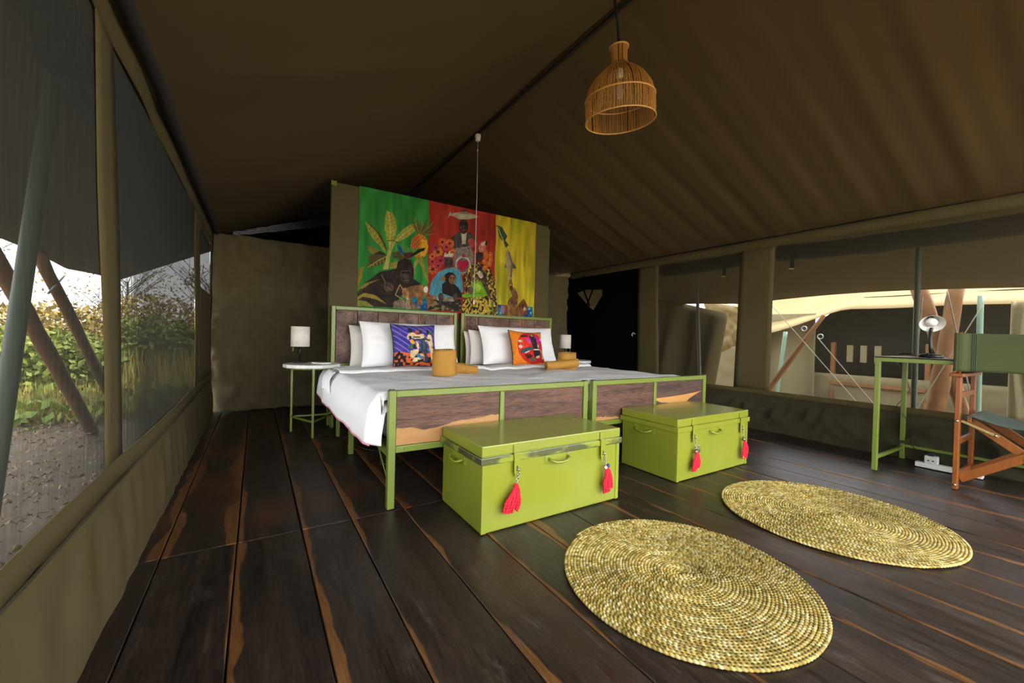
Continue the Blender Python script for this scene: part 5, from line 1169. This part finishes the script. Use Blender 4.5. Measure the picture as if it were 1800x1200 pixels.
for i in range(5):
    a = 2*PI*i/5+.5; MB().tube([(pr(z)*.985*math.cos(a), pr(z)*.985*math.sin(a), z) for z in np.linspace(0, .34, 14)], .0028, 6).build('wire_rib', 'blackmetal', pd, True)
for z, q in ((.0, .0042), (.135, .0045), (.338, .003), (.455, .0045)):
    r = pr(z)+.002; m_ = 64
    MB().tube([(r*math.cos(a), r*math.sin(a), z) for a in np.linspace(0, 2*PI, m_, endpoint=False)], [q*(1+.25*(i % 2)) for i in range(m_)], 6, closed=True).build('rattan_ring', 'rattan_ring', pd, True)
MB().lathe([(.010, .26), (.022, .27), (.022, .32), (.008, .33)], n=14).build('lamp_holder', 'bead_white', pd, True)
MB().lathe([(.003, .135), (.018, .145), (.028, .175), (.022, .215), (.014, .245), (.014, .262)], n=18).build('bulb', 'bulb', pd, True)
MB().tube([(0, 0, .33), (.002, .0, .50), (-.006, .0, .60), (-.055, -.02, .735)], [.006, .0085, .0085, .0085], 8).build('cord', 'cord', pd, True)
MB().lathe([(.010, .44), (.014, .45), (.010, .50)], n=10).build('cord_grip', 'cord', pd, True)

pc = thing('pull_switch', 'white ceiling pull switch on the ridge with a long white cord', 'switch', (2.0, 3.95, 3.055))
MB().lathe([(.020, -.045), (.026, -.040), (.032, .0), (.032, .022)], n=20).build('switch_body', 'white', pc, True, bevel=.002)
MB().tube([(0, 0, -.045), (.003, -.004, -.6), (.0, -.008, -1.2), (-.010, -.015, -1.76)], .0030, 6).build('pull_cord', 'white', pc, True)
MB().lathe([(.003, -.155), (.007, -.145), (.003, -.13)], n=8).build('cord_knot', 'white', pc, True)
MB().lathe([(.004, -1.765), (.009, -1.78), (.011, -1.80), (.004, -1.815)], (-.010, -.015, 0), 10).build('cord_end', 'white', pc, True)

# ================================================================== RUGS : one coiled and stitched straw rope each
def rug(label, c, R, seed, sq=1., rot=0.):
    rg = random.Random(seed); mb = MB(); cols = []
    pitch = .0118; turns = R/pitch; n = 6; ring = 0; b = 0
    straw = [lin(h) for h in ('bfa859', 'cab56d', 'b49749', 'd3c48a', '9e883f', 'b8a862', '867634')]
    th = 2*PI*.6; prev = None; step = .0052; base = straw[0]; k = 0; cur = straw[0]
    while True:
        r = pitch*th/(2*PI)
        if r > R: break
        k += 1
        if k % 3 == 1: cur = rg.choice(straw); tone = .80+.35*rg.random()
        band = .82+.22*nz(r*16, seed)+.20*nz(math.cos(th)*r*4, math.sin(th)*r*4, seed)
        s_ = k % 3; rad = pitch*(.42, .62, .56)[s_]; zc = .0068+.0022*(s_ == 1)+.0012*nz(r*30, th*3, seed)
        rr_ = r+.0015*nz(th*5, r*20); ca, sa = math.cos(th), math.sin(th); sk = .5*step
        for j in range(n):
            a = 2*PI*j/n+.3; dr = rad*math.cos(a); dz = rad*.85*math.sin(a); q = th+(.30*pitch*math.cos(a))/max(r, .02)
            x = (rr_+dr)*math.cos(q)*sq; y = (rr_+dr)*math.sin(q)
            mb.v.append((x, y, max(0.0005, zc+dz))); f = tone*band*(.62 if s_ == 0 else 1.05); cols.append((cur[0]*f, cur[1]*f, cur[2]*f, 1))
        if k > 1:
            for j in range(n): mb.f.append((b-n+j, b-n+(j+1) % n, b+(j+1) % n, b+j))
        b += n; th += step/max(r, .012)
    mb.c = np.asarray(cols); o = mb.build('straw_rug', 'straw', None, True, loc=(c[0], c[1], .0)); o.rotation_euler.z = rot
    return tag(o, label, 'rug')
rug('round woven straw rug nearest the camera, in front of the near trunk', (1.392, .938), .452, 1)
rug('round woven straw rug farther right, in front of the far trunk', (2.560, .880), .500, 2, .97, .4)

# ================================================================== DESK, LAMP, POWER STRIP, CHAIR
dk = thing('desk', 'narrow desk with green metal frame under the right window', 'desk', (4.12, .60, 0))
def db(name, p, q, w=.030, h=.030, up=(0, 1, 0)): return MB().bar(tuple(a-b for a, b in zip(p, (4.12, .60, 0))), tuple(a-b for a, b in zip(q, (4.12, .60, 0))), w, h, up).build(name, 'green', dk, bevel=.003)
for x in (3.815, 4.425):
    for y in (1.05, -.08): db('leg', (x, y, 0), (x, y, .80))
for y in (1.05, -.08): db('top_rail', (3.83, y, .803), (4.41, y, .803), .026, .026, (0, 0, 1)); db('foot_rail', (3.83, y, .09), (4.41, y, .09), .022, .022, (0, 0, 1))
for x in (3.815, 4.425): db('long_rail', (x, 1.065, .803), (x, -.095, .803), .028, .028, (0, 0, 1))
db('back_rail', (4.425, 1.035, .105), (4.425, -.065, .105), .022, .022, (0, 0, 1))
MB().box((-.315, -.695, .818), (.315, .470, .826)).build('desk_top', 'blackmetal', dk, bevel=.002)

dl_ = thing('desk_lamp', 'black desk lamp with a white lined shade on the desk', 'lamp', (4.14, .848, .826))
MB().lathe([(.062, 0), (.066, .004), (.066, .014), (.058, .022), (.02, .026)], n=28).build('base', 'black', dl_, True)
MB().lathe([(.014, .018), (.014, .030)], (-.02, .01, 0), 10).build('button', 'black', dl_, True)
neck = [(0, 0, .02), (.004, .004, .08), (.006, .008, .14), (.0, .004, .19), (-.008, .0, .215)]
MB().tube(neck, [.010, .0105, .0105, .0105, .010], 10).build('neck', 'black', dl_, True)
axis = Vector((-.80, -.30, -.52)).normalized(); rot = axis.to_track_quat('Z', 'Y').to_matrix().to_4x4(); hc = Vector((-.005, -.0, .255))
hm = Matrix.Translation(hc) @ rot
sh = MB().lathe([(.018, -.075), (.024, -.070), (.030, -.045), (.048, -.015), (.068, .020)], n=30, cap=False).lathe([(.0, -.075), (.018, -.075)], n=12, cap=False).xf(hm).build('lamp_shade', 'black', dl_, True)
MB().lathe([(.016, -.066), (.027, -.044), (.045, -.014), (.0655, .0205), (.068, .0205)], n=30, cap=False).xf(hm).build('shade_lining', 'bead_white', sh, True)
MB().lathe([(.014, -.055), (.016, -.035), (.030, -.012), (.032, .006), (.024, .020), (.001, .027)], n=20).xf(hm).build('bulb', 'bead_white', dl_, True)
cb = MB().tube([(4.10, .90, .84), (4.10, 1.00, .85), (4.30, 1.09, .80), (4.46, 1.06, .70), (4.44, 1.02, .55), (4.42, 1.09, .42), (4.40, 1.00, .28), (4.33, .98, .14), (4.28, .93, .10), (4.27, .86, .09)], .0035, 6)
tag(cb.build('lamp_cable', 'black', None, True), 'thin black cable hanging from the desk lamp down to the power strip', 'cable')
ps = thing('power_strip', 'white power strip with a plug adaptor on the floor under the desk', 'power strip', (4.25, .76, .002))
MB().box((-.027, -.17, 0), (.027, .17, .036)).build('strip', 'white', ps, bevel=.005)
ad = MB().box((-.026, .05, .036), (.026, .12, .092)).build('adaptor', 'white', ps, bevel=.005)
for yy in (.073, .097): MB().box((-.0275, yy-.006, .055), (-.0255, yy+.006, .063)).build('socket_slot', 'black', ad)
MB().box((-.018, .072, .092), (.018, .105, .118)).build('plug', 'black', ps, bevel=.004)
for yy in (.0, -.06, -.12): MB().lathe([(.017, .036), (.017, .0375)], (0, yy, 0), 14).build('socket', 'shade', ps)

ch = thing('director_chair', 'folding director chair of orange wood with green canvas back, facing the desk', 'chair', (4.0, .37, 0))
def cbar(name, p, q, w, h, up=(1, 0, 0), m='chairwood', par=None): return MB().bar(p, q, w, h, up).build(name, m, par or ch, bevel=.003)
for s in (1, -1):
    y = .275*s
    for x in (-.20, .20):
        lg = cbar('leg', (x, y, 0), (x, y, .718), .024, .046)
        for z in (.028, .436): MB().lathe([(.009, 0), (.008, .004), (.003, .006)], n=10).xf(Matrix.Translation((x-.023, y, z)) @ Matrix.Rotation(-PI/2, 4, 'Y')).build('rivet', 'steel', lg, True)
    MB().box((-.26, y-.030, .718), (.24, y+.034, .740)).build('armrest', 'chairwood', ch, bevel=.005)
    cbar('stretcher', (-.178, y, .60), (.178, y, .60), .018, .034, (0, 0, 1)); cbar('stretcher', (-.178, y, .30), (.178, y, .30), .018, .034, (0, 0, 1)); cbar('stretcher', (-.178, y, .085), (.178, y, .085), .018, .034, (0, 0, 1))
    MB().tube([(-.195, y, .70), (-.195, y, .50)], .011, 8).build('back_post', 'blackmetal', ch, True)
    MB().tube([(-.215, y, .738), (-.215, y, 1.0)], .011, 8).build('back_post', 'chairwood', ch, True)
    cbar('seat_rail', (-.21, .225*s, .455), (.20, .225*s, .455), .020, .040, (0, 0, 1))
for x, e in ((-.168, 1), (.168, 1)):
    cbar('cross_leg', (x-.011, .262, .065), (x-.011, -.225, .440), .048, .020); cbar('cross_leg', (x+.011, -.262, .065), (x+.011, .225, .440), .048, .020)
    MB().lathe([(.009, 0), (.008, .004), (.003, .006)], n=10).xf(Matrix.Translation((x-.022, .0, .252)) @ Matrix.Rotation(-PI/2, 4, 'Y')).build('rivet', 'steel', ch, True)
for s in (1, -1):
    ln = cbar('link_strap', (-.182, .262*s, .436), (-.182, .105*s, .365), .016, .003, (1, 0, 0), 'brass')
    MB().lathe([(.008, 0), (.007, .004), (.003, .006)], n=10).xf(Matrix.Translation((-.184, .118*s, .371)) @ Matrix.Rotation(-PI/2, 4, 'Y')).build('rivet', 'steel', ln, True)
def seat(u, v):
    a = u*2-1; return (-.225+.44*v, a*.245, .487-.055*(1-a*a)+.006*nz(u*4, v*4, 2)-.03*max(0, abs(a)-.92)/.08)
MB().grid(seat, 40, 20).build('seat', 'chair_seat', ch, True, thick=.006)
def back(u, v):
    a = u*2-1; e = max(0, (abs(a)-.80)/.20)
    return (-.230-.004+.030*(1-a*a)**.5*1-.012*math.sin(e*PI), a*.296, .752+.245*v-.008*(1-a*a)*(1 if v > .5 else -.4)+.002*nz(u*9, v*5))
bk = MB().grid(back, 60, 12).build('backrest', 'chair_canvas', ch, True, thick=.004)
for s in (1, -1):
    for dy in (.205, .213, .221): MB().tube([(back(.5+s*dy/.592, v)[0]-.003, s*dy, back(.5+s*dy/.592, v)[2]) for v in np.linspace(.02, .98, 8)], .0018, 5).build('stitching', 'chair_seat', bk, True)
    MB().grid(lambda u, v: (-.215-.021*math.cos(u*2*PI), s*.285+.016*math.sin(u*2*PI), .752+.243*v), 16, 4).build('sleeve', 'chair_canvas', ch, True)

# power cable under the left bed
cb = MB().tube([(.62, 3.62, .008), (.72, 3.2, .008), (.92, 2.95, .008), (.86, 2.72, .01), (.70, 2.66, .05), (.76, 2.9, .25), (.9, 3.1, .27)], .006, 6)
tag(cb.build('power_cable', 'black', None, True), 'black power cable looping on the floor under the left bed', 'cable')
cb = MB().tube([(.50, 3.75, .006), (.8, 3.55, .006), (1.1, 3.35, .006), (1.4, 3.3, .006)], .004, 5)
tag(cb.build('power_cable', 'black', None, True), 'thin black cable running across the floor beneath the headboard end of the left bed', 'cable')
